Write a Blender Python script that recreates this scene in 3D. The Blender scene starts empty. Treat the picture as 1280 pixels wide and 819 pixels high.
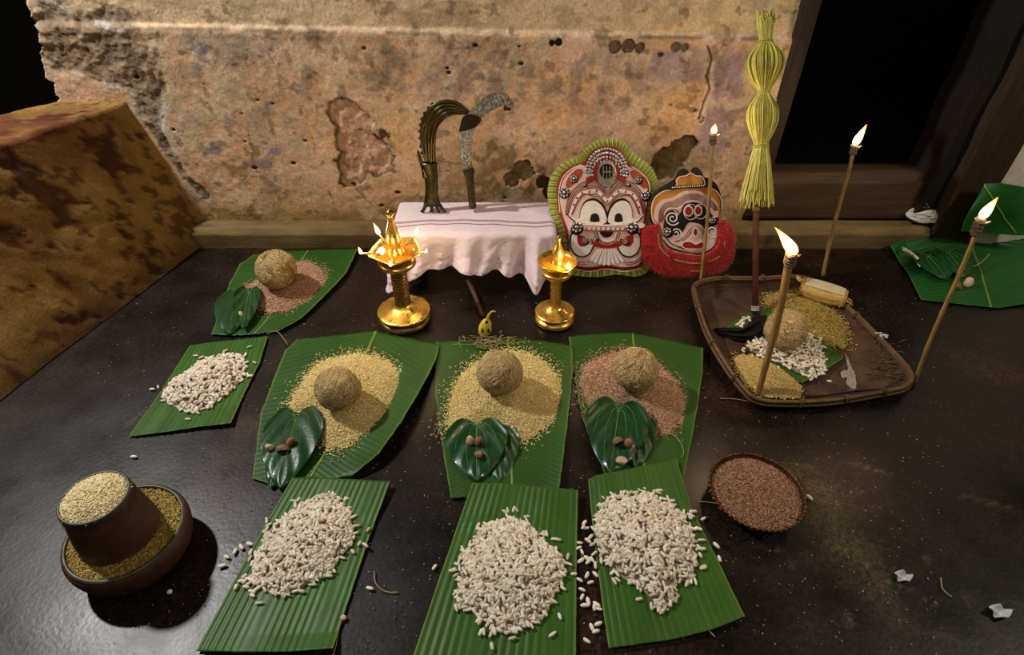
import bpy, bmesh, math, random
import numpy as np
from mathutils import Vector, Matrix

random.seed(7)
rng = np.random.default_rng(7)
SC = bpy.context.scene
COL = SC.collection
PI = math.pi

# ------------------------------------------------------------------ camera
F, CX, CY = 740.0, 640.0, 409.5            # focal length in pixels of the 1280x819 frame
TH = math.radians(39.1)
CAMZ = 1.05
cam_d = bpy.data.cameras.new('camera'); cam_d.sensor_width = 36.0
cam_d.lens = 36.0 * F / 1280.0; cam_d.clip_start = 0.02
cam = bpy.data.objects.new('camera', cam_d); COL.objects.link(cam)
cam.location = (0, 0, CAMZ); cam.rotation_euler = (PI / 2 - TH, 0, 0)
SC.camera = cam

# ------------------------------------------------------------------ exposure, world, room lights, added fill
SC.view_settings.view_transform = 'Standard'
SC.view_settings.look = 'None'
SC.view_settings.gamma = 1.0
SC.view_settings.use_curve_mapping = False
SC.view_settings.exposure = 0.0
W = bpy.data.worlds.new('night'); SC.world = W; W.use_nodes = True
W.node_tree.nodes['Background'].inputs[0].default_value = (1.0, 0.85, 0.7, 1)
W.node_tree.nodes['Background'].inputs[1].default_value = 0.002

def light(name, kind, loc, energy, color, size=0.05, target=None, sy=None):
    d = bpy.data.lights.new(name, kind); d.energy = energy; d.color = color
    if kind == 'AREA':
        d.size = size
        if sy: d.shape = 'RECTANGLE'; d.size_y = sy
    else:
        d.shadow_soft_size = size
    o = bpy.data.objects.new(name, d); COL.objects.link(o); o.location = loc
    if target is not None:
        o.rotation_euler = (Vector(target) - Vector(loc)).to_track_quat('-Z', 'Y').to_euler()
    return o

light('room_lamp', 'POINT', (-1.80, 1.40, 2.05), 185, (1.0, 0.98, 0.96), 0.06)
light('right_lamp', 'POINT', (1.9, .55, 1.45), 34, (1.0, 0.88, 0.74), 0.06)
light('bounce_fill', 'AREA', (-0.1, -0.5, 2.6), 13, (1.0, 0.92, 0.82), 2.4, (0, 1.2, 0.2))  # added soft fill, stands in for light bounced off an unseen ceiling

# ------------------------------------------------------------------ photo pixel -> point helpers
ST, CT = math.sin(TH), math.cos(TH)
CAM = np.array([0.0, 0.0, CAMZ])
def ray(x, y):
    u = (x - CX) / F; v = (y - CY) / F
    return np.array([u, CT - v * ST, -(ST + v * CT)])
def fl(x, y, z=0.0):                       # the point at height z seen at a pixel
    d = ray(x, y); return CAM + d * ((z - CAMZ) / d[2])
def dep(x, y, Y):                          # the point at depth Y seen at a pixel
    d = ray(x, y); return CAM + d * (Y / d[1])
def fl_arr(P, Z):                          # arrays: pixels (N,2), heights (N,)
    u = (P[:, 0] - CX) / F; v = (P[:, 1] - CY) / F
    dz = -(ST + v * CT); t = (Z - CAMZ) / dz
    return np.stack([u * t, (CT - v * ST) * t, np.asarray(Z) + 0 * t], 1)
class Plane:
    def __init__(s, p, n):
        s.p = np.array(p, float); s.n = np.array(n, float); s.n /= np.linalg.norm(s.n)
        if s.n[1] > 0: s.n = -s.n
    def hit(s, x, y, off=0.0):
        d = ray(x, y); q = s.p + s.n * off
        return CAM + d * (np.dot(q - CAM, s.n) / np.dot(d, s.n))
    def hits(s, pts, off=0.0):
        return np.array([s.hit(x, y, off) for x, y in pts])
def crop(x0, y0, k, pts):                  # crop pixels -> photo pixels
    return [(x0 + a / k, y0 + b / k) for a, b in pts]

def smooth(pts, n=8, closed=True):         # Catmull-Rom
    P = [np.array(p, float) for p in pts]; m = len(P); out = []
    R = range(m) if closed else range(m - 1)
    for i in R:
        if closed: a, b, c, d = P[(i - 1) % m], P[i], P[(i + 1) % m], P[(i + 2) % m]
        else: a, b, c, d = P[max(i - 1, 0)], P[i], P[i + 1], P[min(i + 2, m - 1)]
        for k in range(n):
            t = k / n
            out.append(0.5 * (2 * b + (c - a) * t + (2 * a - 5 * b + 4 * c - d) * t * t + (3 * b - a - 3 * c + d) * t ** 3))
    if not closed: out.append(P[-1])
    return np.array(out)
def resample(pts, n):
    P = np.array(pts, float); s = np.r_[0, np.cumsum(np.linalg.norm(np.diff(P, axis=0), axis=1))]
    t = np.linspace(0, s[-1], n)
    return np.stack([np.interp(t, s, P[:, k]) for k in range(P.shape[1])], 1)

# ------------------------------------------------------------------ numpy noise
def vnoise(x, y, seed=0):
    x = np.asarray(x, float); y = np.asarray(y, float)
    xi = np.floor(x).astype(np.int64); yi = np.floor(y).astype(np.int64)
    fx = x - xi; fy = y - yi; fx = fx * fx * (3 - 2 * fx); fy = fy * fy * (3 - 2 * fy)
    def h(a, b):
        k = (a * 374761393 + b * 668265263 + seed * 974634777) & 0xffffffff
        k = ((k ^ (k >> 13)) * 1274126177) & 0xffffffff
        return ((k ^ (k >> 16)) & 0xffff) / 65535.0
    return (h(xi, yi) * (1 - fx) + h(xi + 1, yi) * fx) * (1 - fy) + (h(xi, yi + 1) * (1 - fx) + h(xi + 1, yi + 1) * fx) * fy
def fbm(x, y, seed=0, o=5):
    s = 0; a = 0.5; t = 0
    for k in range(o):
        s = s + a * vnoise(np.asarray(x) * 2 ** k, np.asarray(y) * 2 ** k, seed + 17 * k); t += a; a *= 0.55
    return s / t
def sstep(a, b, x):
    t = np.clip((x - a) / (b - a), 0, 1); return t * t * (3 - 2 * t)
def segd(X, Z, pts):
    d = np.full(np.shape(X), 1e9)
    for (ax, az), (bx, bz) in zip(pts[:-1], pts[1:]):
        L = (bx - ax) ** 2 + (bz - az) ** 2 + 1e-12
        t = np.clip(((X - ax) * (bx - ax) + (Z - az) * (bz - az)) / L, 0, 1)
        d = np.minimum(d, np.hypot(X - ax - t * (bx - ax), Z - az - t * (bz - az)))
    return d

# ------------------------------------------------------------------ mesh helpers
class MB:
    def __init__(s): s.V = []; s.Fc = []; s.C = []; s.UV = []; s.n = 0
    def add(s, V, Fs, col=None, uv=None):
        V = np.asarray(V, float).reshape(-1, 3)
        s.Fc.extend([tuple(i + s.n for i in f) for f in Fs]); s.V.append(V); s.n += len(V)
        if col is not None: s.C.append(np.broadcast_to(np.asarray(col, float), (len(V), 3)))
        if uv is not None: s.UV.append(np.asarray(uv, float))
        return s
    def grid(s, G, wrap_u=False, col=None, uv=None, flip=False):     # G (nv,nu,3)
        nv, nu = G.shape[:2]; Fs = []
        for j in range(nv - 1):
            for i in range(nu if wrap_u else nu - 1):
                a = j * nu + i; b = j * nu + (i + 1) % nu
                q = (a, b, b + nu, a + nu); Fs.append(q[::-1] if flip else q)
        return s.add(G.reshape(-1, 3), Fs, col, uv)
    def tube(s, P, r, n=8, caps=True, col=None, flat=None):
        P = np.asarray(P, float); m = len(P); r = np.broadcast_to(np.asarray(r, float), (m,))
        T = np.gradient(P, axis=0); T /= np.linalg.norm(T, axis=1)[:, None] + 1e-12
        up = np.array([0, 0, 1.0]) if abs(T[0][2]) < .9 else np.array([1.0, 0, 0])
        G = np.zeros((m, n, 3)); a = np.arange(n) * 2 * PI / n
        X = np.cross(T[0], up); X /= np.linalg.norm(X)
        for j in range(m):
            X = X - T[j] * np.dot(X, T[j]); X /= np.linalg.norm(X) + 1e-12
            Yv = np.cross(T[j], X)
            k = 1.0 if flat is None else flat
            G[j] = P[j] + r[j] * (np.cos(a)[:, None] * X + k * np.sin(a)[:, None] * Yv)
        base = s.n; s.grid(G, True, col)
        if caps:
            s.Fc.append(tuple(base + i for i in range(n))[::-1]); s.Fc.append(tuple(base + (m - 1) * n + i for i in range(n)))
        return s
    def lathe(s, prof, c=(0, 0, 0), n=48, col=None, wob=None):
        G = np.zeros((len(prof), n, 3)); a = np.arange(n) * 2 * PI / n
        for j, (r, z) in enumerate(prof):
            G[j, :, 0] = c[0] + max(r, 1e-5) * np.cos(a); G[j, :, 1] = c[1] + max(r, 1e-5) * np.sin(a); G[j, :, 2] = c[2] + z
        return s.grid(G, True, col)
    def box(s, lo, hi):
        x0, y0, z0 = lo; x1, y1, z1 = hi
        V = [(x0,y0,z0),(x1,y0,z0),(x1,y1,z0),(x0,y1,z0),(x0,y0,z1),(x1,y0,z1),(x1,y1,z1),(x0,y1,z1)]
        return s.add(V, [(0,3,2,1),(4,5,6,7),(0,1,5,4),(1,2,6,5),(2,3,7,6),(3,0,4,7)])
    def prism(s, A, B):                     # two matching loops -> closed slab (B faces the viewer)
        n = len(A); base = s.n
        s.add(np.vstack([A, B]), [])
        s.Fc.append(tuple(base + i for i in range(n))); s.Fc.append(tuple(base + n + i for i in range(n))[::-1])
        for i in range(n):
            j = (i + 1) % n; s.Fc.append((base + i, base + n + i, base + n + j, base + j))
        return s
    def ell(s, c, R, nu=12, nv=8, rot=None, col=None):
        G = np.zeros((nv + 1, nu, 3)); a = np.arange(nu) * 2 * PI / nu
        for j in range(nv + 1):
            t = PI * j / nv; sr = max(math.sin(t), 1e-4)
            G[j, :, 0] = R[0] * sr * np.cos(a); G[j, :, 1] = R[1] * sr * np.sin(a); G[j, :, 2] = -R[2] * math.cos(t)
        if rot is not None: G = G @ np.array(rot).T
        return s.grid(G + np.array(c), True, col)
    def obj(s, name, mat, parent=None, smooth_=True, kind=None, at=None):
        V = np.vstack(s.V); off = np.zeros(3)
        if parent is not None:
            p = parent
            while p is not None: off += np.array(p.location); p = p.parent
        elif at is not None: off = np.array(at, float)
        me = bpy.data.meshes.new(name); me.from_pydata((V - off).tolist(), [], s.Fc)
        if s.C:
            C = np.vstack(s.C)
            at_ = me.color_attributes.new('Col', 'FLOAT_COLOR', 'POINT')
            at_.data.foreach_set('color', np.c_[C, np.ones(len(C))].astype(np.float32).ravel())
        if s.UV:
            U = np.vstack(s.UV); uvl = me.uv_layers.new(name='UVMap')
            li = np.zeros(len(me.loops), np.int32); me.loops.foreach_get('vertex_index', li)
            uvl.data.foreach_set('uv', U[li].astype(np.float32).ravel())
        if smooth_:
            me.polygons.foreach_set('use_smooth', np.ones(len(me.polygons), bool))
        bm = bmesh.new(); bm.from_mesh(me); bmesh.ops.recalc_face_normals(bm, faces=bm.faces) if len(me.polygons) < 40000 and not s.C else None
        if len(me.polygons) < 40000 and not s.C: bm.to_mesh(me)
        bm.free()
        me.materials.append(mat); me.update()
        o = bpy.data.objects.new(name, me); COL.objects.link(o)
        if parent is not None: o.parent = parent
        else: o.location = off.tolist()
        if kind: o['kind'] = kind
        return o
def raw_obj(name, V, Fa, mat, parent=None, col=None, kind=None, smooth_=True):     # big triangle soups, fast
    off = np.zeros(3); p = parent
    while p is not None: off += np.array(p.location); p = p.parent
    V = np.asarray(V, np.float32) - off.astype(np.float32)
    k = Fa.shape[1]; me = bpy.data.meshes.new(name)
    me.vertices.add(len(V)); me.vertices.foreach_set('co', V.ravel().astype(np.float32))
    me.loops.add(Fa.size); me.loops.foreach_set('vertex_index', Fa.ravel().astype(np.int32))
    me.polygons.add(len(Fa)); me.polygons.foreach_set('loop_start', (np.arange(len(Fa)) * k).astype(np.int32))
    if smooth_: me.polygons.foreach_set('use_smooth', np.ones(len(Fa), bool))
    if col is not None:
        a = me.color_attributes.new('Col', 'FLOAT_COLOR', 'POINT')
        a.data.foreach_set('color', np.c_[col, np.ones(len(col))].astype(np.float32).ravel())
    me.update(calc_edges=True); me.validate()
    me.materials.append(mat)
    o = bpy.data.objects.new(name, me); COL.objects.link(o)
    if parent is not None: o.parent = parent
    if kind: o['kind'] = kind
    return o
def tag(o, label=None, cat=None, group=None, kind=None):
    if label: o['label'] = label
    if cat: o['category'] = cat
    if group: o['group'] = group
    if kind: o['kind'] = kind
    return o
def thing(name, label, cat, loc, group=None):
    o = bpy.data.objects.new(name, None); COL.objects.link(o)
    o.empty_display_size = .02; o.location = [float(a) for a in loc]
    return tag(o, label, cat, group)
def copy_tree(o, parent=None):
    c = o.copy(); COL.objects.link(c); c.parent = parent
    for ch in list(o.children): copy_tree(ch, c)
    return c

# ------------------------------------------------------------------ materials
def S(r, g, b):                             # sRGB 0-255 -> linear
    f = lambda c: (c / 255 / 12.92) if c <= 10 else ((c / 255 + .055) / 1.055) ** 2.4
    return (f(r), f(g), f(b))
def pbr(name, base, rough=.5, metal=0.0, var=.25, scale=30, bump=.2, bscale=120, dist=.002, attr=False,
        coat=0.0, spec=.5, detail=4, stretch=None, second=None, thr=(.45, .6), rvar=0.0, sheen=0):
    m = bpy.data.materials.new(name); m.use_nodes = True; nt = m.node_tree; N = nt.nodes; L = nt.links
    b = N['Principled BSDF']
    b.inputs['Roughness'].default_value = rough; b.inputs['Metallic'].default_value = metal
    b.inputs['Specular IOR Level'].default_value = spec; b.inputs['Coat Weight'].default_value = coat
    if sheen: b.inputs['Sheen Weight'].default_value = sheen
    tc = N.new('ShaderNodeTexCoord'); src = tc.outputs['Object']
    if stretch:
        mp = N.new('ShaderNodeMapping'); mp.inputs['Scale'].default_value = stretch
        L.new(src, mp.inputs['Vector']); src = mp.outputs['Vector']
    n1 = N.new('ShaderNodeTexNoise'); n1.inputs['Scale'].default_value = scale; n1.inputs['Detail'].default_value = detail
    L.new(src, n1.inputs['Vector'])
    mr = N.new('ShaderNodeMapRange'); mr.inputs['From Min'].default_value = .3; mr.inputs['From Max'].default_value = .7
    mr.inputs['To Min'].default_value = 1 - var; mr.inputs['To Max'].default_value = 1 + var
    L.new(n1.outputs['Fac'], mr.inputs['Value'])
    mul = N.new('ShaderNodeMix'); mul.data_type = 'RGBA'; mul.blend_type = 'MULTIPLY'; mul.inputs['Factor'].default_value = 1
    if attr:
        at = N.new('ShaderNodeVertexColor'); at.layer_name = 'Col'; L.new(at.outputs['Color'], mul.inputs['A'])
    else: mul.inputs['A'].default_value = (*base, 1)
    L.new(mr.outputs['Result'], mul.inputs['B']); out = mul.outputs['Result']
    if second:
        n3 = N.new('ShaderNodeTexNoise'); n3.inputs['Scale'].default_value = second[1]; n3.inputs['Detail'].default_value = 6
        L.new(src, n3.inputs['Vector'])
        r3 = N.new('ShaderNodeMapRange'); r3.interpolation_type = 'SMOOTHSTEP'
        r3.inputs['From Min'].default_value = thr[0]; r3.inputs['From Max'].default_value = thr[1]
        L.new(n3.outputs['Fac'], r3.inputs['Value'])
        mx = N.new('ShaderNodeMix'); mx.data_type = 'RGBA'; L.new(r3.outputs['Result'], mx.inputs['Factor'])
        L.new(out, mx.inputs['A']); mx.inputs['B'].default_value = (*second[0], 1); out = mx.outputs['Result']
    L.new(out, b.inputs['Base Color'])
    if rvar:
        rr = N.new('ShaderNodeMapRange'); rr.inputs['From Min'].default_value = .3; rr.inputs['From Max'].default_value = .7
        rr.inputs['To Min'].default_value = rough - rvar; rr.inputs['To Max'].default_value = rough + rvar
        L.new(n1.outputs['Fac'], rr.inputs['Value']); L.new(rr.outputs['Result'], b.inputs['Roughness'])
    if bump:
        n2 = N.new('ShaderNodeTexNoise'); n2.inputs['Scale'].default_value = bscale; n2.inputs['Detail'].default_value = 3
        L.new(src, n2.inputs['Vector'])
        bp = N.new('ShaderNodeBump'); bp.inputs['Strength'].default_value = bump; bp.inputs['Distance'].default_value = dist
        L.new(n2.outputs['Fac'], bp.inputs['Height']); L.new(bp.outputs['Normal'], b.inputs['Normal'])
    return m

M = {}
M['wall'] = pbr('old_plaster', (1,1,1), .9, var=.20, scale=130, bump=.45, bscale=150, dist=.0022, attr=True, spec=.2)
M['masonry'] = pbr('ochre_plaster', S(150, 112, 52), .85, var=.3, scale=14, bump=.7, bscale=110, dist=.003,
                   second=(S(70, 28, 16), 10), thr=(.56, .62), spec=.2)
M['ledge'] = pbr('ledge_plaster', S(112, 92, 58), .85, var=.3, scale=18, bump=.6, bscale=130, dist=.002, spec=.2, stretch=(.5, 2, 2))
M['beam'] = pbr('threshold_wood', S(72, 54, 34), .75, var=.35, scale=14, bump=.5, bscale=60, stretch=(.4, 4, 4), spec=.3)
M['jamb'] = pbr('jamb_wood', S(50, 37, 25), .75, var=.4, scale=22, bump=.5, bscale=80, stretch=(4, 4, .4), spec=.3)
M['dark_wood'] = pbr('sooty_wood', S(24, 17, 12), .75, var=.4, scale=18, bump=.5, bscale=70, stretch=(4, 4, .4), spec=.3)
M['unlit_dark'] = pbr('unlit_room', S(14, 11, 9), .9, var=.3, scale=8)  # near-black colour stands in for the darkness of the unlit room
M['grey_wall'] = pbr('grey_plaster', S(214, 208, 190), .9, var=.15, scale=40, bump=.6, bscale=150)
M['coconut'] = pbr('coconut_husk', S(234, 198, 134), .85, var=.30, scale=7, bump=.8, bscale=18, dist=.045, stretch=(1, 1, .3), spec=.2, detail=8)
M['fibre_dark'] = pbr('coconut_fibre_dark', S(140, 102, 56), .9, var=.2, bump=0)
M['fibre'] = pbr('coconut_fibre', S(246, 222, 166), .8, var=.25, bump=0)
M['brass'] = pbr('brass', S(222, 178, 84), .30, metal=.88, var=.15, scale=40, bump=.06, bscale=90, rvar=.1)
M['old_brass'] = pbr('dull_brass', S(140, 112, 58), .34, metal=.9, var=.3, scale=60, bump=.2, bscale=160, rvar=.1)
M['oil'] = pbr('lamp_oil', S(190, 120, 20), .05, var=.1, bump=0, spec=.7)
M['wick'] = pbr('wick_cotton', S(150, 125, 85), .9, var=.3, scale=90)
M['char'] = pbr('charred_cloth', S(92, 74, 58), .95, var=.5, scale=80, bump=.8)
M['bamboo'] = pbr('stick_bamboo', S(150, 118, 62), .6, var=.3, scale=30, stretch=(6, 6, .8))
M['dark_stick'] = pbr('dark_stick', S(72, 42, 30), .6, var=.3, scale=30)
M['red_stick'] = pbr('red_brown_stick', S(96, 48, 34), .6, var=.3, scale=40)
M['palm'] = pbr('pale_palm_strip', S(196, 186, 84), .5, var=.2, scale=40, attr=True, bump=0)
M['betel'] = pbr('betel_leaf', S(22, 66, 28), .36, var=.25, scale=50, bump=.25, bscale=140, coat=.15)
M['betel_vein'] = pbr('betel_vein', S(70, 122, 66), .4, var=.1, bump=0)
M['areca'] = pbr('areca_nut', S(156, 108, 78), .7, var=.4, scale=160, bump=.6, bscale=300)
M['areca_pale'] = pbr('areca_nut_pale', S(222, 190, 156), .7, var=.3, scale=160, bump=.6, bscale=300)
M['grain'] = pbr('rice_grain', (1,1,1), .55, var=.06, scale=60, bump=0, attr=True, spec=.35)
M['puffed'] = pbr('puffed_rice', (1,1,1), .7, var=.1, scale=300, bump=.3, bscale=500, dist=.0008, attr=True, spec=.3)
M['winnow'] = pbr('woven_bamboo', S(64, 40, 24), .75, var=.4, scale=40, bump=.8, bscale=220, dist=.002, second=(S(88, 64, 36), 9), thr=(.4, .65))
M['cane'] = pbr('cane_rim', S(98, 72, 38), .6, var=.35, scale=60, bump=.5, bscale=180)
M['clay'] = pbr('dark_turned_wood', S(74, 42, 28), .6, var=.35, scale=50, bump=.5, bscale=180, dist=.0015)
M['rim_metal'] = pbr('dull_metal_rim', S(84, 80, 64), .5, metal=.6, var=.3, scale=50)
M['bowl'] = pbr('old_bronze_bowl', S(100, 72, 48), .4, metal=.85, var=.35, scale=60)
M['cloth'] = None
M['sickle_brass'] = pbr('darkened_brass', S(84, 74, 44), .28, metal=.9, var=.4, scale=60, bump=.3, bscale=120)
M['silver'] = pbr('silver', S(205, 203, 198), .3, metal=1, var=.25, scale=120, bump=.3, bscale=200)
M['blade'] = pbr('etched_silver', S(150, 152, 152), .36, metal=.95, var=.6, scale=150, bump=1.0, bscale=170, dist=.004)
M['dark_metal'] = pbr('dark_iron', S(48, 34, 28), .4, metal=.6, var=.3, scale=50)
M['white_paint'] = pbr('white_paint', S(244, 234, 226), .42, var=.08, scale=60, bump=.1)
M['pink_paint'] = pbr('pale_pink_paint', S(232, 200, 192), .42, var=.1, scale=60, bump=.1)
M['red_paint'] = pbr('red_paint', S(158, 30, 26), .42, var=.15, scale=60, bump=.1)
M['orange_paint'] = pbr('orange_red_paint', S(178, 70, 36), .45, var=.15, scale=60, bump=.1)
M['ochre_paint'] = pbr('ochre_paint', S(196, 132, 44), .45, var=.12, scale=60, bump=.1)
M['black_paint'] = pbr('black_paint', S(16, 14, 14), .4, var=.15, scale=60, bump=.1)
M['pleat'] = pbr('pleated_green', (1,1,1), .6, var=.12, scale=80, bump=0, attr=True)
M['fringe'] = pbr('red_wool', S(200, 12, 22), .85, var=.3, scale=70, bump=0, sheen=.3)
M['gold_thread'] = pbr('gold_thread', S(220, 190, 120), .4, metal=.6, bump=0)
M['sheath'] = pbr('dry_leaf_sheath', S(196, 160, 84), .55, var=.25, scale=18, bump=.4, bscale=90, stretch=(1, 8, 8))
M['sheath_pale'] = pbr('pale_sheath_inside', S(205, 188, 150), .6, var=.15, scale=20, bump=.3, stretch=(1, 6, 6))
M['straw'] = pbr('straw', S(150, 128, 86), .8, var=.3, bump=0)
M['yarn'] = pbr('white_yarn', S(205, 200, 190), .85, var=.2, scale=100)
M['thread'] = pbr('thread', S(170, 150, 110), .8, var=.2, bump=0)
M['grit'] = pbr('grit', (1,1,1), .8, var=.1, bump=0, attr=True)
M['bud'] = pbr('yellow_bud', S(205, 180, 50), .5, var=.2, scale=60)
M['petal'] = pbr('white_petal', S(190, 190, 190), .6, var=.2, scale=60)

def flame_mat():
    m = bpy.data.materials.new('flame'); m.use_nodes = True; nt = m.node_tree; N = nt.nodes; L = nt.links
    N.remove(N['Principled BSDF']); o = N['Material Output']
    tc = N.new('ShaderNodeTexCoord'); sp = N.new('ShaderNodeSeparateXYZ'); L.new(tc.outputs['Generated'], sp.inputs[0])
    cr = N.new('ShaderNodeValToRGB'); e = cr.color_ramp.elements
    e[0].position = 0; e[0].color = (1, .42, .10, 1); e[1].position = 1; e[1].color = (.6, .16, .02, 1)
    k = cr.color_ramp.elements.new(.3); k.color = (1, .74, .36, 1); k = cr.color_ramp.elements.new(.65); k.color = (1, .56, .17, 1)
    L.new(sp.outputs['Z'], cr.inputs['Fac'])
    em = N.new('ShaderNodeEmission'); em.inputs['Strength'].default_value = 3.4
    lw = N.new('ShaderNodeLayerWeight'); lw.inputs['Blend'].default_value = .35
    mx = N.new('ShaderNodeMix'); mx.data_type = 'RGBA'; L.new(lw.outputs['Facing'], mx.inputs['Factor']); L.new(cr.outputs['Color'], mx.inputs['A'])
    mx.inputs['B'].default_value = (.42, .10, .01, 1); L.new(mx.outputs['Result'], em.inputs['Color'])
    tr = N.new('ShaderNodeBsdfTransparent'); ad = N.new('ShaderNodeAddShader')
    L.new(em.outputs[0], ad.inputs[0]); L.new(tr.outputs[0], ad.inputs[1]); L.new(ad.outputs[0], o.inputs['Surface'])
    return m
M['flame'] = flame_mat()

def leaf_mat(name, mode, base, edge):
    """banana leaf: veins from the UV map; mode 'along' = parallel ridges, 'rib' = veins leaving a midrib"""
    m = pbr(name, base, .48, var=.22, scale=9, bump=0, spec=.4); nt = m.node_tree; N = nt.nodes; L = nt.links
    b = N['Principled BSDF']; uv = N.new('ShaderNodeUVMap'); sp = N.new('ShaderNodeSeparateXYZ'); L.new(uv.outputs[0], sp.inputs[0])
    w = N.new('ShaderNodeMath'); w.operation = 'SINE'; a = N.new('ShaderNodeMath'); a.operation = 'MULTIPLY'
    if mode == 'along': L.new(sp.outputs['X'], a.inputs[0]); a.inputs[1].default_value = 120
    else:
        d = N.new('ShaderNodeMath'); d.operation = 'SUBTRACT'; L.new(sp.outputs['X'], d.inputs[0]); d.inputs[1].default_value = .55
        ab = N.new('ShaderNodeMath'); ab.operation = 'ABSOLUTE'; L.new(d.outputs[0], ab.inputs[0])
        ml = N.new('ShaderNodeMath'); ml.operation = 'MULTIPLY_ADD'; L.new(ab.outputs[0], ml.inputs[0]); ml.inputs[1].default_value = -.35
        L.new(sp.outputs['Y'], ml.inputs[2]); L.new(ml.outputs[0], a.inputs[0]); a.inputs[1].default_value = 190
    L.new(a.outputs[0], w.inputs[0])
    mr = N.new('ShaderNodeMapRange'); mr.inputs['From Min'].default_value = -1; mr.inputs['To Min'].default_value = .88; mr.inputs['To Max'].default_value = 1.10
    L.new(w.outputs[0], mr.inputs['Value'])
    mul = N.new('ShaderNodeMix'); mul.data_type = 'RGBA'; mul.blend_type = 'MULTIPLY'; mul.inputs['Factor'].default_value = 1
    old = b.inputs['Base Color'].links[0].from_socket
    L.new(old, mul.inputs['A']); L.new(mr.outputs[0], mul.inputs['B'])
    # pale cut edges: distance to u = 0 / 1
    e1 = N.new('ShaderNodeMath'); e1.operation = 'SUBTRACT'; L.new(sp.outputs['X'], e1.inputs[0]); e1.inputs[1].default_value = .5
    e2 = N.new('ShaderNodeMath'); e2.operation = 'ABSOLUTE'; L.new(e1.outputs[0], e2.inputs[0])
    er = N.new('ShaderNodeMapRange'); er.inputs['From Min'].default_value = .482; er.inputs['From Max'].default_value = .5; L.new(e2.outputs[0], er.inputs['Value'])
    er.inputs['To Max'].default_value = .6
    mx = N.new('ShaderNodeMix'); mx.data_type = 'RGBA'; L.new(er.outputs[0], mx.inputs['Factor']); L.new(mul.outputs['Result'], mx.inputs['A'])
    mx.inputs['B'].default_value = (*edge, 1); L.new(mx.outputs['Result'], b.inputs['Base Color'])
    bp = N.new('ShaderNodeBump'); bp.inputs['Strength'].default_value = .22 if mode == 'along' else .10; bp.inputs['Distance'].default_value = .0015
    L.new(w.outputs[0], bp.inputs['Height']); L.new(bp.outputs[0], b.inputs['Normal'])
    return m
M['leaf_cut'] = leaf_mat('banana_leaf_strip', 'along', S(52, 94, 20), S(130, 140, 50))
M['leaf_rib'] = leaf_mat('banana_leaf_ribbed', 'rib', S(38, 80, 18), S(120, 140, 50))
M['leaf_far'] = leaf_mat('banana_leaf_dark', 'rib', S(26, 84, 26), S(70, 120, 40))
M['midrib'] = pbr('leaf_midrib', S(110, 140, 44), .45, var=.15, scale=20, bump=0)

def floor_mat():
    m = pbr('dark_cement', (1,1,1), .36, var=.5, scale=7, bump=.16, bscale=120, dist=.002, attr=True, spec=.42, rvar=.06, detail=8)
    nt = m.node_tree; N = nt.nodes; L = nt.links; b = N['Principled BSDF']
    tc = N.new('ShaderNodeTexCoord'); n = N.new('ShaderNodeTexNoise'); n.inputs['Scale'].default_value = 170; n.inputs['Detail'].default_value = 5
    L.new(tc.outputs['Object'], n.inputs['Vector'])
    r = N.new('ShaderNodeMapRange'); r.inputs['From Min'].default_value = .35; r.inputs['From Max'].default_value = .75
    r.inputs['To Min'].default_value = .3; r.inputs['To Max'].default_value = 2.3; L.new(n.outputs['Fac'], r.inputs['Value'])
    mu = N.new('ShaderNodeMix'); mu.data_type = 'RGBA'; mu.blend_type = 'MULTIPLY'; mu.inputs['Factor'].default_value = 1
    L.new(b.inputs['Base Color'].links[0].from_socket, mu.inputs['A']); L.new(r.outputs[0], mu.inputs['B']); L.new(mu.outputs['Result'], b.inputs['Base Color'])
    return m
M['floor'] = floor_mat()

# ================================================================== THE SETTING
YL, YW, ZL = 1.716, 1.787, 0.067            # ledge front, wall face, ledge top
# floor
def build_floor():
    nx, ny = 330, 210
    X, Y = np.meshgrid(np.linspace(-2.6, 2.4, nx), np.linspace(-.1, 1.80, ny))
    Z = (fbm(X * 3, Y * 3, 5) - .5) * .004
    Z -= .003
    col = np.zeros((ny, nx, 3)) + np.array(S(25, 18, 13))
    k = fbm(X * 2.2, Y * 2.2, 11); col *= (.55 + .9 * k)[..., None]
    red = sstep(.52, .7, fbm(X * 4, Y * 4, 3))[..., None]; col = col * (1 - .5 * red) + np.array(S(56, 32, 22)) * .5 * red
    a = fl(1000, 610); c = fl(1075, 690); e = fl(1175, 775)
    d = segd(X, Y, [tuple(a[:2]), tuple(c[:2]), tuple(e[:2])])
    du = np.exp(-(d / .055) ** 2) * sstep(.3, .62, fbm(X * 14, Y * 14, 9)) + .5 * np.exp(-(d / .16) ** 2) * sstep(.45, .7, fbm(X * 9, Y * 9, 4))
    col = col * (1 - .5 * du[..., None]) + np.array(S(80, 72, 42)) * (.5 * du)[..., None]
    for (p0, p1, w) in [((960, 640), (1180, 760), .003), ((1010, 690), (1090, 819), .003), ((1000, 560), (1280, 640), .004), ((60, 790), (170, 700), .002),
                        ((160, 530), (250, 460), .006), ((1060, 600), (1250, 790), .003), ((950, 660), (1010, 720), .003)]:
        A = fl(*p0); B = fl(*p1); d = segd(X + .02 * (fbm(X * 9, Y * 9, 2) - .5), Y, [tuple(A[:2]), tuple(B[:2])])
        s = np.exp(-(d / w) ** 2) * sstep(.35, .6, fbm(X * 20, Y * 20, 8)); col += s[..., None] * np.array(S(70, 62, 48)) * .7
    mb = MB(); mb.grid(np.stack([X, Y, Z], -1), col=col.reshape(-1, 3)); mb.obj('floor', M['floor'], kind='structure')
build_floor()

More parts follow.
